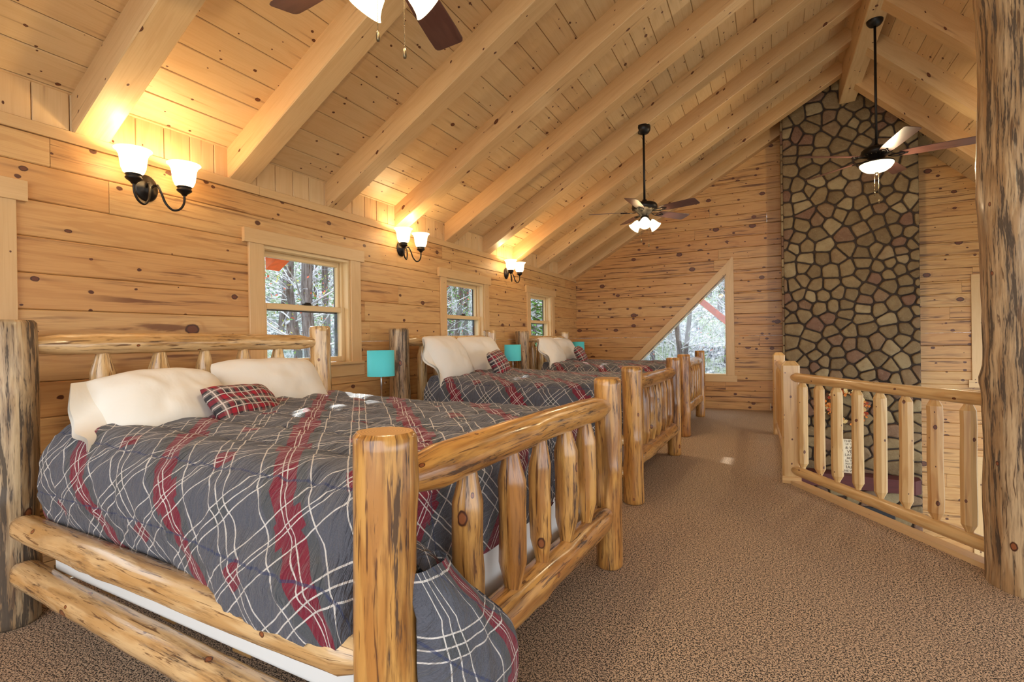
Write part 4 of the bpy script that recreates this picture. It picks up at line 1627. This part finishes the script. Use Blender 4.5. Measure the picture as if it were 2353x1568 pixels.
    for (cx, cy), ln in chains:
        mb = MB()
        nb = int(ln / 0.0055)
        for k in range(nb):
            zz = zc - k * 0.0055
            mb.lathe([(0, -0.0022), (0.0019, 0), (0, 0.0022)], (cx, cy, zz), 6)
        mb.tube([(cx, cy, zc), (cx, cy, zc - ln)], 0.0006, 5)
        mb.lathe([(0.0, 0.004), (0.004, 0.0), (0.0065, -0.010), (0.007, -0.026), (0.0055, -0.034), (0.0, -0.036)], (cx, cy, zc - ln), 12)
        mb.build('pull_chain', M['chain'], root)
    return root


zf1 = zl(-1.2) - 0.205
fan((-1.19, 1.435, zf1), zf1 - 2.61, 0.62, 0.55, 'cluster', 'dark ceiling fan cut off by the picture top, above the near bed', lang=0.9)
fan((-1.21, 5.69, zf1), zf1 - 2.60, 0.61, -0.33, 'cluster', 'dark ceiling fan with three lit glass shades in the middle of the room', lang=-1.36)
fan((1.03, 6.51, 4.49), 4.49 - 3.07, 0.80, -0.12, 'bowl', 'ceiling fan with lit glass bowl before the stone chimney')


# ------------------------------------------------------------------ beds
LB, WB = 2.15, 1.68


def make_bed(label, loc, rz, seed=0):
    bed = thing('log_bed', label, 'bed', loc, rz, 'peeled-log beds in a row along the left wall')
    hw = WB / 2
    # foot and head posts
    for (x, y, h, r, mt, sd_) in ((0, -hw, 0.99, 0.074, 'log', 1), (0, hw, 0.99, 0.068, 'log', 2),
                                  (-LB, -hw, 1.315, 0.094, 'log_bark', 3), (-LB, hw, 1.315, 0.075, 'log_pale', 4)):
        mb = MB()
        log(mb, (x, y, 0), (x, y, h), r, seed + sd_, wob=0.035, seg=36, step=0.025, bend=0.006, bumps=4)
        o_ = mb.build('foot_post' if x == 0 else 'head_post', [M[mt], M['end']], bed)
    rails = [('footboard_top_rail', (0, -hw, 0.862), (0, hw, 0.845), 0.058, (1, 1), 'log', 11, 0.14),
             ('footboard_bottom_rail', (0.0, -hw, 0.315), (0.0, hw, 0.285), 0.066, (0, 1), 'log', 12, 0.10),
             ('headboard_top_rail', (-LB, -hw, 1.205), (-LB, hw, 1.20), 0.050, (1, 1), 'log_pale', 13, 0.12),
             ('headboard_bottom_rail', (-LB, -hw, 0.42), (-LB, hw, 0.42), 0.055, (1, 1), 'log', 14, 0.12),
             ('side_rail', (0, -hw - 0.01, 0.450), (-LB + 0.07, -hw - 0.01, 0.450), 0.055, (1, 1), 'log_pale', 15, 0.07),
             ('side_rail', (0, -hw - 0.01, 0.215), (-LB + 0.07, -hw - 0.01, 0.258), 0.055, (1, 1), 'log_pale', 16, 0.07),
             ('side_rail', (0, hw, 0.440), (-LB, hw, 0.440), 0.062, (1, 1), 'log_pale', 17, 0.13),
             ('side_rail', (0, hw, 0.24), (-LB, hw, 0.24), 0.062, (1, 1), 'log_pale', 18, 0.13)]
    for nm, p0, p1, r, tp2, mt, sd_, tl in rails:
        mb = MB()
        a_, b_ = Vector(p0), Vector(p1)
        d_ = (b_ - a_).normalized()
        log(mb, a_ + d_ * 0.055, b_ - d_ * 0.055, r, seed + sd_, taper=tp2, tl=tl, tr=0.62, wob=0.05, seg=32, bend=0.012, bumps=4)
        mb.build(nm, [M[mt], M['end']], bed)
    for k, yy in enumerate((0.35, 0.61, 0.85, 1.09, 1.335)):
        for (x, za, zb, r, mt) in ((0, 0.345, 0.825, 0.046, 'log'), (-LB, 0.46, 1.165, 0.050, 'log_pale')):
            mb = MB()
            log(mb, (x, -hw + yy, za), (x, -hw + yy, zb), r * (1 + 0.08 * math.sin(k * 2.3)), seed + 20 + k + (0 if x == 0 else 9), taper=(1, 1), tl=0.10,
                tr=0.52, wob=0.045, seg=22, step=0.02, bend=0.006, bumps=3)
            mb.build('footboard_spindle' if x == 0 else 'headboard_spindle', [M[mt], M['end']], bed)
    for k in range(5):
        mb = MB()
        x = -0.25 - k * 0.41
        mb.box(x - 0.045, x + 0.045, -0.77, 0.77, 0.240, 0.266, 0.4, ch=0.003)
        mb.build('bed_slat', M['rail'], bed)
    return bed


# cloth over the mattress, in the bed's own frame
def soft(x):
    return x * x * (3 - 2 * x)


def clamp(x, a=0.0, b=1.0):
    return max(a, min(b, x))


def comforter_mesh(spill):
    mb = MB()
    HWC = 0.69           # flat half width
    R = 0.13
    ztop = 0.825
    XF = -0.20           # where the top starts to roll down at the foot
    XH = -1.88           # head end, under the pillows

    def side(t, sgn, xl):
        """t metres beyond the flat part -> (dy, dz)"""
        arc = R * PI / 2
        if t <= 0:
            return 0.0, 0.0
        if t < arc:
            a_ = t / R
            return R * math.sin(a_), -R * (1 - math.cos(a_))
        e = t - arc
        tuck = 0.0
        if sgn < 0:
            lap = soft(clamp((xl + 1.05) / 0.7))
            out = 0.018 * math.sin(clamp(e / 0.16) * PI) + 0.075 * lap * soft(clamp(e / 0.14)) - (1 - lap) * 0.22 * max(0, e - 0.10)
            return R + out, -R - e * (0.92)
        return R + 0.018 * math.sin(clamp(e / 0.16) * PI) - 0.2 * max(0, e - 0.1), -R - e * 0.95

    def foot(s_):
        arc = 0.10 * PI / 2
        if s_ <= 0:
            return 0.0, 0.0
        if s_ < arc:
            a_ = s_ / 0.10
            return 0.10 * math.sin(a_), -0.10 * (1 - math.cos(a_))
        return 0.10 + 0.01 * math.sin((s_ - arc) * 9), -0.10 - (s_ - arc)

    side_len = R * PI / 2 + 0.25
    foot_len = 0.10 * PI / 2 + 0.32
    Ltot = (XF - XH) + foot_len
    NU, NV = 210, 180

    def pos(u, v):
        s_ = XH + u * Ltot                    # along the bed
        tt = (v * 2 - 1) * (HWC + side_len)   # across
        sg_ = -1 if tt < 0 else 1
        over = abs(tt) - HWC
        xf = s_ - XF
        xl = min(s_, XF)
        dy, dz = side(over, sg_, xl)
        fx, fz = foot(xf)
        y = sg_ * (min(abs(tt), HWC) + dy)
        x = xl + fx
        if xf > 0 and over > 0:
            # gather the corner
            k = clamp(xf / 0.25)
            y = sg_ * (HWC + dy * (1 - 0.25 * k))
        lapz = soft(clamp((xl + 1.05) / 0.7)) if sg_ < 0 else 0
        hang = max(0.475 if xf > 0 else 0.475 - 0.075 * lapz, ztop + dz + fz)
        crown = 0.018 * (1 - (y / HWC) ** 2) if abs(y) < HWC else 0.0
        lift = 0.03 * soft(clamp((-1.15 - xl) / 0.8))
        z = hang + crown * (1 if xf < 0.1 else 0) + (lift if over <= 0.1 else lift * max(0, 1 - over * 4))
        # quilting: pillowy channels between seams that run along the bed
        ph = (tt / 0.22) % 1.0
        seam_d = abs(ph - 0.5) * 2            # 0 at the seam
        puff = 0.022 * seam_d ** 0.5
        wr = 0.010 * noise.noise(Vector((s_ * 9 + tt * 2, tt * 5, 2.0))) + 0.009 * noise.noise(Vector((s_ * 26 + tt * 4, tt * 8, 7.0))) * (1.3 - 0.6 * seam_d)
        amt = puff + wr
        # push outward
        if over > 0.10:
            y += sg_ * amt
        elif xf > 0.12:
            x += amt
            if over < 0.0:
                x = min(x, -0.075)
        else:
            z += amt
        if xf > 0.12:
            x = min(x, -0.072)
        return (x, y, z)

    def uvf(u, v):
        return (XH + u * Ltot, (v * 2 - 1) * (HWC + side_len))
    mb.grid(pos, NU, NV, uvf)
    # rolled edge thickness at the near side
    if spill:
        # corner of the cloth that has slipped out beside the near foot post and hangs in front of the footboard
        y0 = -WB / 2
        for face in (0, 1):
            def sp(u, v, face=face):
                z = 0.66 - u * 0.645
                wR = 0.155 + 0.265 * soft(clamp(u / 0.52)) - 0.045 * clamp((u - 0.62) / 0.38)
                yl = y0 + 0.005
                y = yl + (wR) * v
                bulge = math.sin(clamp(v) * PI) ** 0.6 * (0.055 + 0.05 * math.sin(u * PI))
                x = 0.085 + (bulge if face == 0 else -0.01) - 0.05 * (1 - clamp(u / 0.15))
                if v > 0.93 or v < 0.02:
                    x = 0.085 - 0.05 * (1 - clamp(u / 0.15))
                x += 0.016 * noise.noise(Vector((y * 13, z * 5, 4.0))) + 0.008 * noise.noise(Vector((y * 25, z * 14, 1.0)))
                return (x, y, z)
            mb.grid(sp, 60, 34, lambda u, v: (((v - 0.70) * 0.42 - 0.025 + u * 0.66) * 0.7071, ((v - 0.70) * 0.42 - 0.025 - u * 0.66) * 0.7071))
        # the fold that feeds it, over the mattress corner and between post and first spindle
        def fd(u, v):
            ang = u * PI * 0.5
            x = -0.16 + 0.24 * math.sin(ang)
            z = 0.60 + 0.09 * math.cos(ang) - 0.02 * v
            y = y0 + 0.08 + 0.085 * v
            return (x, y + 0.01 * math.sin(u * 7), z + 0.02 * math.sin(v * PI))
        mb.grid(fd, 16, 12, lambda u, v: (-0.1 + u * 0.3, -0.9 + v * 0.2))
    return mb


def pillow_mesh(w_, h_, th, mat, name, seed, flange=0.0, pinch=0.06, uvscale=1.0, parent=None, loc=None, rot=None):
    """lies in the local XZ plane facing +X ... width along y, height along z"""
    mb = MB()
    N = 40

    def f(sgn):
        def g(u, v):
            a_, b_ = u * 2 - 1, v * 2 - 1
            pa = 1 - pinch * (b_ * b_) * 0.9
            pb = 1 - pinch * (a_ * a_) * 0.9
            y = a_ * w_ / 2 * (1 - pinch * (1 - b_ * b_) * 0.3 - 0.07 * b_ ** 6)
            z = b_ * h_ / 2 * (1 - pinch * (1 - a_ * a_) * 0.3 - 0.09 * a_ ** 6)
            prof = max(0.0, (1 - abs(a_) ** 2.6)) ** 0.6 * max(0.0, (1 - abs(b_) ** 2.6)) ** 0.6
            x = sgn * th / 2 * prof
            n_ = noise.noise(Vector((a_ * 2.2 + seed, b_ * 2.2, sgn * 2.0)))
            n2_ = noise.noise(Vector((a_ * 6 + seed, b_ * 3, sgn * 5.0)))
            x += sgn * (0.07 * n_ + 0.02 * n2_) * th * prof
            y += 0.008 * noise.noise(Vector((a_ * 2, b_ * 2, seed + 4.0)))
            z += 0.008 * noise.noise(Vector((a_ * 2, b_ * 2, seed + 14.0)))
            return (x, y, z)
        return g
    uvf = lambda u, v: (u * w_ * uvscale, v * h_ * uvscale)
    mb.grid(f(1), N, N, uvf)
    mb.grid(lambda u, v: f(-1)(1 - u, v), N, N, lambda u, v: ((1 - u) * w_ * uvscale, v * h_ * uvscale))
    if flange:
        # open hem of the pillowcase sticking out at one end
        def hem(u, v):
            b_ = v * 2 - 1
            k = u
            base = f(1)(0.0, v)
            y = base[1] - flange * k * (0.6 + 0.45 * (1 - v) + 0.2 * noise.noise(Vector((v * 4, seed, 0))))
            z = base[2] * (1 + 0.02 * k) - 0.035 * k
            x = base[0] + 0.035 * math.sin(v * 9 + seed) * k
            return (x, y, z)
        mb.grid(hem, 10, 30, lambda u, v: (u * 0.1, v * h_))
        mb.grid(lambda u, v: (hem(1 - u, v)[0] - 0.025 * math.sin(v * PI) * (1 - u) - 0.002, hem(1 - u, v)[1], hem(1 - u, v)[2]), 10, 30, lambda u, v: (u * 0.1, v * h_))
    return mb.build(name, mat, parent)


def blob_box(mb, x0, x1, y0, y1, z0, z1, r=0.03, tone=0.5):
    """soft-edged upholstered box"""
    n = 4
    ring = []
    for (cx, cy, a0) in ((x1 - r, y1 - r, 0), (x0 + r, y1 - r, PI / 2), (x0 + r, y0 + r, PI), (x1 - r, y0 + r, 1.5 * PI)):
        for k in range(n + 1):
            a_ = a0 + PI / 2 * k / n
            ring.append((cx, cy, math.cos(a_), math.sin(a_)))
    lv = []
    for k in range(n + 1):
        a_ = PI / 2 * k / n
        lv.append((z0 + r * (1 - math.sin(a_)), r * math.cos(a_) * -1 + r * 0, a_))
    levels = [(z0 + r - r * math.sin(PI / 2 * (1 - k / n)), r - r * math.cos(PI / 2 * (1 - k / n))) for k in range(n + 1)]
    levels += [(z1 - r + r * math.sin(PI / 2 * k / n), r - r * math.cos(PI / 2 * k / n)) for k in range(n + 1)]
    base = len(mb.v)
    m = len(ring)
    for (z, ins) in levels:
        for (cx, cy, dx, dy) in ring:
            rr = r - ins
            mb.v.append((cx + dx * rr, cy + dy * rr, z))
    for l in range(len(levels) - 1):
        for k in range(m):
            k2 = (k + 1) % m
            mb.f.append([base + l * m + k, base + l * m + k2, base + (l + 1) * m + k2, base + (l + 1) * m + k])
            mb.uv.append([(0, 0)] * 4)
            mb.tone.append(tone)
            mb.mi.append(0)
            mb.sm.append(True)
    mb.f.append([base + (len(levels) - 1) * m + k for k in range(m)])
    mb.uv.append([(0, 0)] * m)
    mb.tone.append(tone)
    mb.mi.append(0)
    mb.sm.append(False)
    mb.f.append([base + k for k in range(m)][::-1])
    mb.uv.append([(0, 0)] * m)
    mb.tone.append(tone)
    mb.mi.append(0)
    mb.sm.append(False)


BEDS = [((-0.782, 1.765, 0), math.radians(-1.5), 'near', 'nearest the camera, with its footboard in the foreground', 100),
        ((-0.883, 4.523, 0), math.radians(-0.6), 'middle', 'in the middle of the row', 200),
        ((-0.928, 7.245, 0), math.radians(0.4), 'far', 'farthest away, by the end wall', 300)]
cf_mesh = None
for bi, (loc, rz, word, lab, seed) in enumerate(BEDS):
    make_bed('varnished peeled-log bed ' + lab, loc, rz, seed)
    mb = MB()
    blob_box(mb, -1.85, -0.09, -0.800, 0.800, 0.268, 0.54, 0.02)
    o = mb.build('box_spring', M['ticking'])
    o.location, o.rotation_euler = loc, (0, 0, rz)
    tag(o, 'white box spring between the side rails of the %s bed' % word, 'box spring', 'box springs under the mattresses')
    mb = MB()
    blob_box(mb, -1.87, -0.10, -0.765, 0.765, 0.541, 0.790, 0.08)
    o = mb.build('mattress', M['sheet'])
    o.location, o.rotation_euler = loc, (0, 0, rz)
    tag(o, 'white mattress under the plaid comforter of the %s bed' % word, 'mattress', 'mattresses under the comforters')
    cm = comforter_mesh(bi == 0).build('comforter', M['quilt'])
    cm.location, cm.rotation_euler = loc, (0, 0, rz)
    tag(cm, ['grey and red plaid comforter on the near bed, one corner spilling to the floor',
             'grey plaid comforter with red bands spread over the middle bed',
             'grey plaid comforter with red bands spread over the far bed'][bi], 'comforter', 'plaid comforters on the log beds')
    Mb = Matrix.Translation(Vector(loc)) @ Matrix.Rotation(rz, 4, 'Z')
    specs = [[(-1.74, -0.385, 0.905, 0.60, 0.44, 0.27, 0.80, 0.10), (-1.88, 0.27, 0.930, 0.68, 0.42, 0.22, 0.62, -0.04)],
             [(-1.86, -0.44, 1.03, 0.66, 0.50, 0.22, 0.55, 0.10), (-1.92, 0.30, 1.02, 0.72, 0.50, 0.20, 0.50, -0.05)],
             [(-1.87, -0.42, 1.02, 0.66, 0.48, 0.22, 0.55, 0.06), (-1.93, 0.32, 1.01, 0.70, 0.46, 0.20, 0.52, -0.04)]][bi]
    for k, (px_, py_, pz_, w_, h_, th, lean, yaw) in enumerate(specs):
        o = pillow_mesh(w_, h_, th, M['pillow'], 'pillow', seed + k * 3.7, flange=(0.13 if bi == 0 else 0.07) if k == 0 else 0.0)
        o.matrix_world = Mb @ Matrix.Translation((px_, py_, pz_)) @ Matrix.Rotation(yaw, 4, 'Z') @ Matrix.Rotation(-lean, 4, 'Y')
        tag(o, '%s cream pillow at the headboard of the %s bed, %s one' %
            (('plump' if k == 0 else 'smooth'), word, 'left' if k == 0 else 'right'), 'pillow', 'cream bed pillows')
    cx_, cy_, cz_ = [(-1.56, -0.135, 0.895), (-1.58, 0.04, 0.955), (-1.60, 0.06, 0.95)][bi]
    o = pillow_mesh(0.44 if bi == 0 else 0.40, 0.25 if bi == 0 else 0.30, 0.13, M['tartan'], 'throw_pillow', seed + 9.1, pinch=0.13)
    o.matrix_world = Mb @ Matrix.Translation((cx_, cy_, cz_)) @ Matrix.Rotation([0.30, 0.12, 0.1][bi], 4, 'Z') @ Matrix.Rotation([-0.75, -0.5, -0.5][bi], 4, 'Y') @ Matrix.Rotation([-0.06, 0.12, 0.1][bi], 4, 'X')
    tag(o, 'small red and grey tartan throw pillow on the %s bed' % word, 'throw pillow', 'tartan throw pillows')


# ------------------------------------------------------------------ night stands and lamps
def night_stand(x, y, w_, label):
    root = thing('night_stand', label, 'night stand', (x, y, 0), 0, 'log night stands between the beds')
    mb = MB()
    for k in range(4):
        a0 = -w_ / 2 + w_ * k / 4
        mb.box(-0.22, 0.22, a0 + 0.001, a0 + w_ / 4 - 0.001, 0.625, 0.655, ch=0.004, long=0)
    mb.build('table_top', M['rail'], root)
    for sx in (-0.17, 0.17):
        for sy in (-1, 1):
            mb = MB()
            log(mb, (sx, sy * (w_ / 2 - 0.055), 0), (sx, sy * (w_ / 2 - 0.055), 0.625), 0.036, int(abs(sx * 100) + sy * 3 + y * 10), wob=0.04, seg=16, bumps=2, bend=0.004)
            mb.build('leg', [M['log'], M['end']], root)
    mb = MB()
    mb.box(-0.17, 0.17, -w_ / 2 + 0.055, w_ / 2 - 0.055, 0.22, 0.245, ch=0.003, long=0)
    mb.build('shelf', M['rail'], root)


def lamp(x, y, z, label, top=1.127):
    root = thing('table_lamp', label, 'lamp', (x, y, z), 0, 'turquoise-shaded lamps')
    mb = MB()
    mb.lathe([(0.0, 0.0), (0.075, 0.0), (0.078, 0.006), (0.070, 0.016), (0.015, 0.022), (0.0, 0.022)], (0, 0, 0), 28)
    mb.build('lamp_base', M['steel'], root)
    mb = MB()
    mb.tube([(0, 0, 0.018), (0, 0, top - z - 0.06)], 0.0075, 14)
    mb.build('lamp_pole', M['steel'], root)
    mb = MB()
    h = 0.207
    zt = top - z
    mb.lathe([(0.108, zt - h), (0.107, zt), (0.104, zt), (0.105, zt - h), (0.108, zt - h)], (0, 0, 0), 40)
    sh = mb.build('lamp_shade', M['turquoise'], root)
    mb = MB()
    for k in range(3):
        a_ = 2 * PI * k / 3
        mb.tube([(0, 0, zt - 0.06), (0.104 * math.cos(a_), 0.104 * math.sin(a_), zt - 0.012)], 0.0015, 6)
    mb.build('shade_spider', M['steel'], sh)
    mb = MB()
    mb.tube([(0.028, 0.012, zt - h + 0.04), (0.028, 0.012, zt - h - 0.052)], 0.0009, 6)
    mb.lathe([(0, 0.005), (0.005, 0), (0.004, -0.005), (0, -0.008)], (0.028, 0.012, zt - h - 0.055), 10)
    mb.build('pull_chain', M['steel'], root)


night_stand(-2.80, 3.17, 0.46, 'wooden night stand between the near and middle beds, under a turquoise lamp')
lamp(-2.80, 3.185, 0.656, 'turquoise-shaded lamp between the near and middle beds, the largest of the three in view', 1.127)
night_stand(-2.93, 5.87, 0.46, 'wooden night stand hidden between the middle and far beds')
lamp(-2.96, 5.87, 0.656, 'turquoise-shaded lamp between the middle and far beds', 1.132)
night_stand(-2.93, 8.48, 0.44, 'wooden night stand in the far corner behind the far bed')
lamp(-2.95, 8.37, 0.656, 'turquoise-shaded lamp in the far corner, the smallest of the three in view', 1.142)

# ------------------------------------------------------------------ outside: eave timbers
for i, ya in [(q, RY[q]) for q in (3, 5, 6, 8, 9)]:
    if ya > 9.0:
        ya = 9.0
    mb = MB()
    xa, xb = -4.0, XW - 0.155
    P = lambda x, y, dz: (x, y, zl(x) + dz)
    ys = (ya, ya + 0.14)
    dpb = 0.215
    for q in ([P(xa, ys[0], -dpb), P(xb, ys[0], -dpb), P(xb, ys[0], -0.0), P(xa, ys[0], -0.0)],
              [P(xa, ys[1], -dpb), P(xb, ys[1], -dpb), P(xb, ys[1], -0.0), P(xa, ys[1], -0.0)],
              [P(xa, ys[0], -dpb), P(xb, ys[0], -dpb), P(xb, ys[1], -dpb), P(xa, ys[1], -dpb)],
              [P(xa, ys[0], -0.0), P(xb, ys[0], -0.0), P(xb, ys[1], -0.0), P(xa, ys[1], -0.0)],
              [P(xa, ys[0], -dpb), P(xa, ys[1], -dpb), P(xa, ys[1], 0), P(xa, ys[0], 0)],
              [P(xb, ys[0], -dpb), P(xb, ys[1], -dpb), P(xb, ys[1], 0), P(xb, ys[0], 0)]):
        mb.face(q, [(0, 0), (1, 0), (1, .2), (0, .2)], 0.5)
    o = mb.build('rafter_tail', M['stain'])
    lab = {3: 'orange rafter tail seen through the near window', 5: 'orange rafter tail at the left of the middle window',
           6: 'orange rafter tail at the right of the middle window', 8: 'orange rafter tail at the left of the far window',
           9: 'orange rafter tail at the right of the far window'}[i]
    tag(o, lab, 'beam', 'rafter tails outside the left wall')
mb = MB()
a_, b_ = Vector((-1.32, 9.85, 2.05)), Vector((-0.35, 9.85, 1.17))
d_ = (b_ - a_).normalized()
up_ = Vector((0, 1, 0)).cross(d_)
if up_.z < 0:
    up_ = -up_
hh = 0.055
c0 = [(a_ - up_ * hh), (b_ - up_ * hh), (b_ + up_ * hh), (a_ + up_ * hh)]
for s_ in (0, 0.12):
    q = [(p.x, p.y + s_, p.z) for p in c0]
    mb.face(q if s_ == 0 else q[::-1], [(0, 0), (1.4, 0), (1.4, .1), (0, .1)], 0.5)
for i in range(4):
    p, q = c0[i], c0[(i + 1) % 4]
    mb.face([(p.x, p.y, p.z), (p.x, p.y + 0.12, p.z), (q.x, q.y + 0.12, q.z), (q.x, q.y, q.z)], [(0, 0), (0, .1), (1, .1), (1, 0)], 0.5)
o = mb.build('gable_brace', M['stain'])
tag(o, 'orange stained diagonal brace outside the triangular window', 'beam')

# ------------------------------------------------------------------ outside: ground and woods
def gz(x, y):
    dx = max(0.0, -x - 5.0)
    dy = max(0.0, y - 11.0)
    d_ = math.hypot(dx, dy)
    rise = 9.5 * soft(clamp(d_ / 30.0)) + 0.05 * d_
    return -3.0 + rise + 0.30 * noise.noise(Vector((x * 0.2, y * 0.2, 0)))


mb = MB()
mb.grid(lambda u, v: (-45 + u * 75, -25 + v * 75, gz(-45 + u * 75, -25 + v * 75)), 60, 60, lambda u, v: (u * 75, v * 75))
o = mb.build('forest_floor', M['ground'])
o['kind'] = 'structure'
o.name = 'ground'


def tree(seed, h=11.0, leafy=1400, green=0.3):
    rgt = random.Random(seed)
    root = bpy.data.objects.new('woodland_tree', None)
    COL.objects.link(root)
    mb = MB()
    lean = (rgt.uniform(-0.4, 0.4), rgt.uniform(-0.4, 0.4))
    n = 14
    tp = [(lean[0] * (k / n) ** 2 + 0.08 * math.sin(k * 1.3 + seed), lean[1] * (k / n) ** 2, h * k / n) for k in range(n + 1)]
    r0 = rgt.uniform(0.09, 0.17)
    mb.tube(tp, [r0 * (1 - 0.8 * k / n) for k in range(n + 1)], 10)
    mb.build('trunk', M['trunk'], root)
    mb = MB()
    tips = []
    for k in range(34):
        f_ = rgt.uniform(0.18, 0.97)
        b0 = Vector(tp[int(f_ * n)])
        a_ = rgt.uniform(0, 2 * PI)
        ln = (1.1 - f_) * h * 0.34 * rgt.uniform(0.6, 1.2)
        p = b0.copy()
        dr = Vector((math.cos(a_), math.sin(a_), rgt.uniform(0.1, 0.8))).normalized()
        pp = [p.copy()]
        for s_ in range(5):
            dr = (dr + Vector((rgt.uniform(-.3, .3), rgt.uniform(-.3, .3), rgt.uniform(-.1, .3)))).normalized()
            p = p + dr * ln / 5
            pp.append(p.copy())
            tips.append(p.copy())
            if rgt.random() < 0.8:
                d3 = (dr + Vector((rgt.uniform(-1, 1), rgt.uniform(-1, 1), rgt.uniform(-.5, .7)))).normalized()
                e_ = p + d3 * ln * 0.35
                mb.tube([p, (p + e_) / 2 + Vector((0, 0, .05)), e_], [0.008, 0.006, 0.003], 3, cap=False)
                tips.append(e_)
        mb.tube(pp, [0.022, 0.018, 0.014, 0.010, 0.007, 0.004], 4, cap=False)
    mb.build('branches', M['twig'], root)
    mb = MB()
    for k in range(leafy):
        c0 = tips[rgt.randrange(len(tips))] + Vector((rgt.gauss(0, .22), rgt.gauss(0, .22), rgt.gauss(0, .2)))
        s_ = rgt.uniform(0.02, 0.045)
        e1 = Vector((rgt.uniform(-1, 1), rgt.uniform(-1, 1), rgt.uniform(-1, 1))).normalized()
        e2 = e1.orthogonal().normalized()
        tn = rgt.random() * (1 - green)
        if rgt.random() < 0.12:
            tn = 0.9
        mb.face([c0 - e1 * s_, c0 + e2 * s_ * 0.5, c0 + e1 * s_, c0 - e2 * s_ * 0.5], [(0, 0)] * 4, tn)
    lv = mb.build('foliage', M['leaf'], root)
    lv['kind'] = 'stuff'
    return root


protos = [tree(1, 11, 1500, 0.2), tree(2, 12.5, 900, 0.6), tree(3, 10, 2200, 0.75)]
spots = []
rgt = random.Random(77)
tries = 0
spots += [(-8.7, 7.7), (-12.3, 9.9), (-10.2, 8.6), (-14.5, 12.9), (-16.5, 13.6), (-9.6, 14.9), (-13.0, 19.5), (-19.0, 17.2), (-11.3, 10.6)]
while len(spots) < 78 and tries < 6000:
    tries += 1
    if rgt.random() < 0.66:
        x, y = rgt.uniform(-24, -7.5), rgt.uniform(3, 30)
    else:
        x, y = rgt.uniform(-9, 3.5), rgt.uniform(13.5, 30)
    if all((x - a) ** 2 + (y - b) ** 2 > 1.5 ** 2 for a, b in spots) and all(abs(y - (yc_ + 0.65 * (XW - x))) > 1.15 for yc_, _ in WIN):
        spots.append((x, y))
for k, (x, y) in enumerate(spots):
    pr0 = protos[k % 3]
    if k < 3:
        o = pr0
    else:
        o = pr0.copy()
        COL.objects.link(o)
        for ch in list(pr0.children):
            c_ = ch.copy()
            COL.objects.link(c_)
            c_.parent = o
    o.location = (x, y, gz(x, y) - 0.1)
    o.rotation_euler = (0, 0, rgt.uniform(0, 6.28))
    s_ = rgt.uniform(0.8, 1.25)
    o.scale = (s_, s_, s_)
    tag(o, ['thin bare autumn tree in the woods outside the windows', 'slender autumn tree with few yellow-green leaves in the woods outside',
            'leafier green and yellow tree in the woods outside the windows'][k % 3], 'tree', 'woodland trees outside, kind %s' % ['one', 'two', 'three'][k % 3])

ev = bpy.data.objects.new('sun_block_evergreen', None)  # out-of-view tree added to keep sun from entering the triangular window
COL.objects.link(ev)
ev.location = (-5.6, 11.9, gz(-5.6, 11.9) - 0.1)
tag(ev, 'unseen dense evergreen added outside the far wall corner to block sun', 'tree')
mb = MB()
mb.tube([(0, 0, 0), (0.05, 0, 4), (0, 0.05, 9)], [0.15, 0.10, 0.02], 10)
mb.build('trunk', M['trunk'], ev)
mb = MB()
for k in range(9000):
    zz = rgt.uniform(1.0, 9.2)
    rr = (9.4 - zz) * 0.30 * math.sqrt(rgt.random())
    a_ = rgt.uniform(0, 6.28)
    c0 = Vector((rr * math.cos(a_), rr * math.sin(a_), zz - rr * 0.25))
    e1 = Vector((math.cos(a_) + rgt.uniform(-.4, .4), math.sin(a_) + rgt.uniform(-.4, .4), rgt.uniform(-.5, .2))).normalized()
    e2 = e1.cross(Vector((rgt.uniform(-.5, .5), rgt.uniform(-.5, .5), 1))).normalized()
    mb.face([c0 - e1 * 0.10, c0 + e2 * 0.035, c0 + e1 * 0.10, c0 - e2 * 0.035], [(0, 0)] * 4, 0.0)
lv = mb.build('foliage', M['leaf'], ev)
lv['kind'] = 'stuff'

mb = MB()
for k in range(5200):
    if rgt.random() < 0.6:
        x, y = rgt.uniform(-16, -6.0), rgt.uniform(2, 26)
    else:
        x, y = rgt.uniform(-9, 3.0), rgt.uniform(12, 24)
    z = gz(x, y)
    a_ = rgt.uniform(0, 6.28)
    h = rgt.uniform(0.5, 2.8)
    l1 = Vector((math.cos(a_) * rgt.uniform(0, .6), math.sin(a_) * rgt.uniform(0, .6), h * 0.6))
    l2 = l1 + Vector((math.cos(a_ + 1) * rgt.uniform(0, .7), math.sin(a_ + 1) * rgt.uniform(0, .7), h * 0.4))
    b0 = Vector((x, y, z))
    mb.tube([b0, b0 + l1, b0 + l2], [0.009, 0.006, 0.002], 3, cap=False)
o = mb.build('underbrush', M['twig'])
tag(o, 'tangle of pale bare twigs and brush growing under the trees outside', 'brush', None, 'stuff')
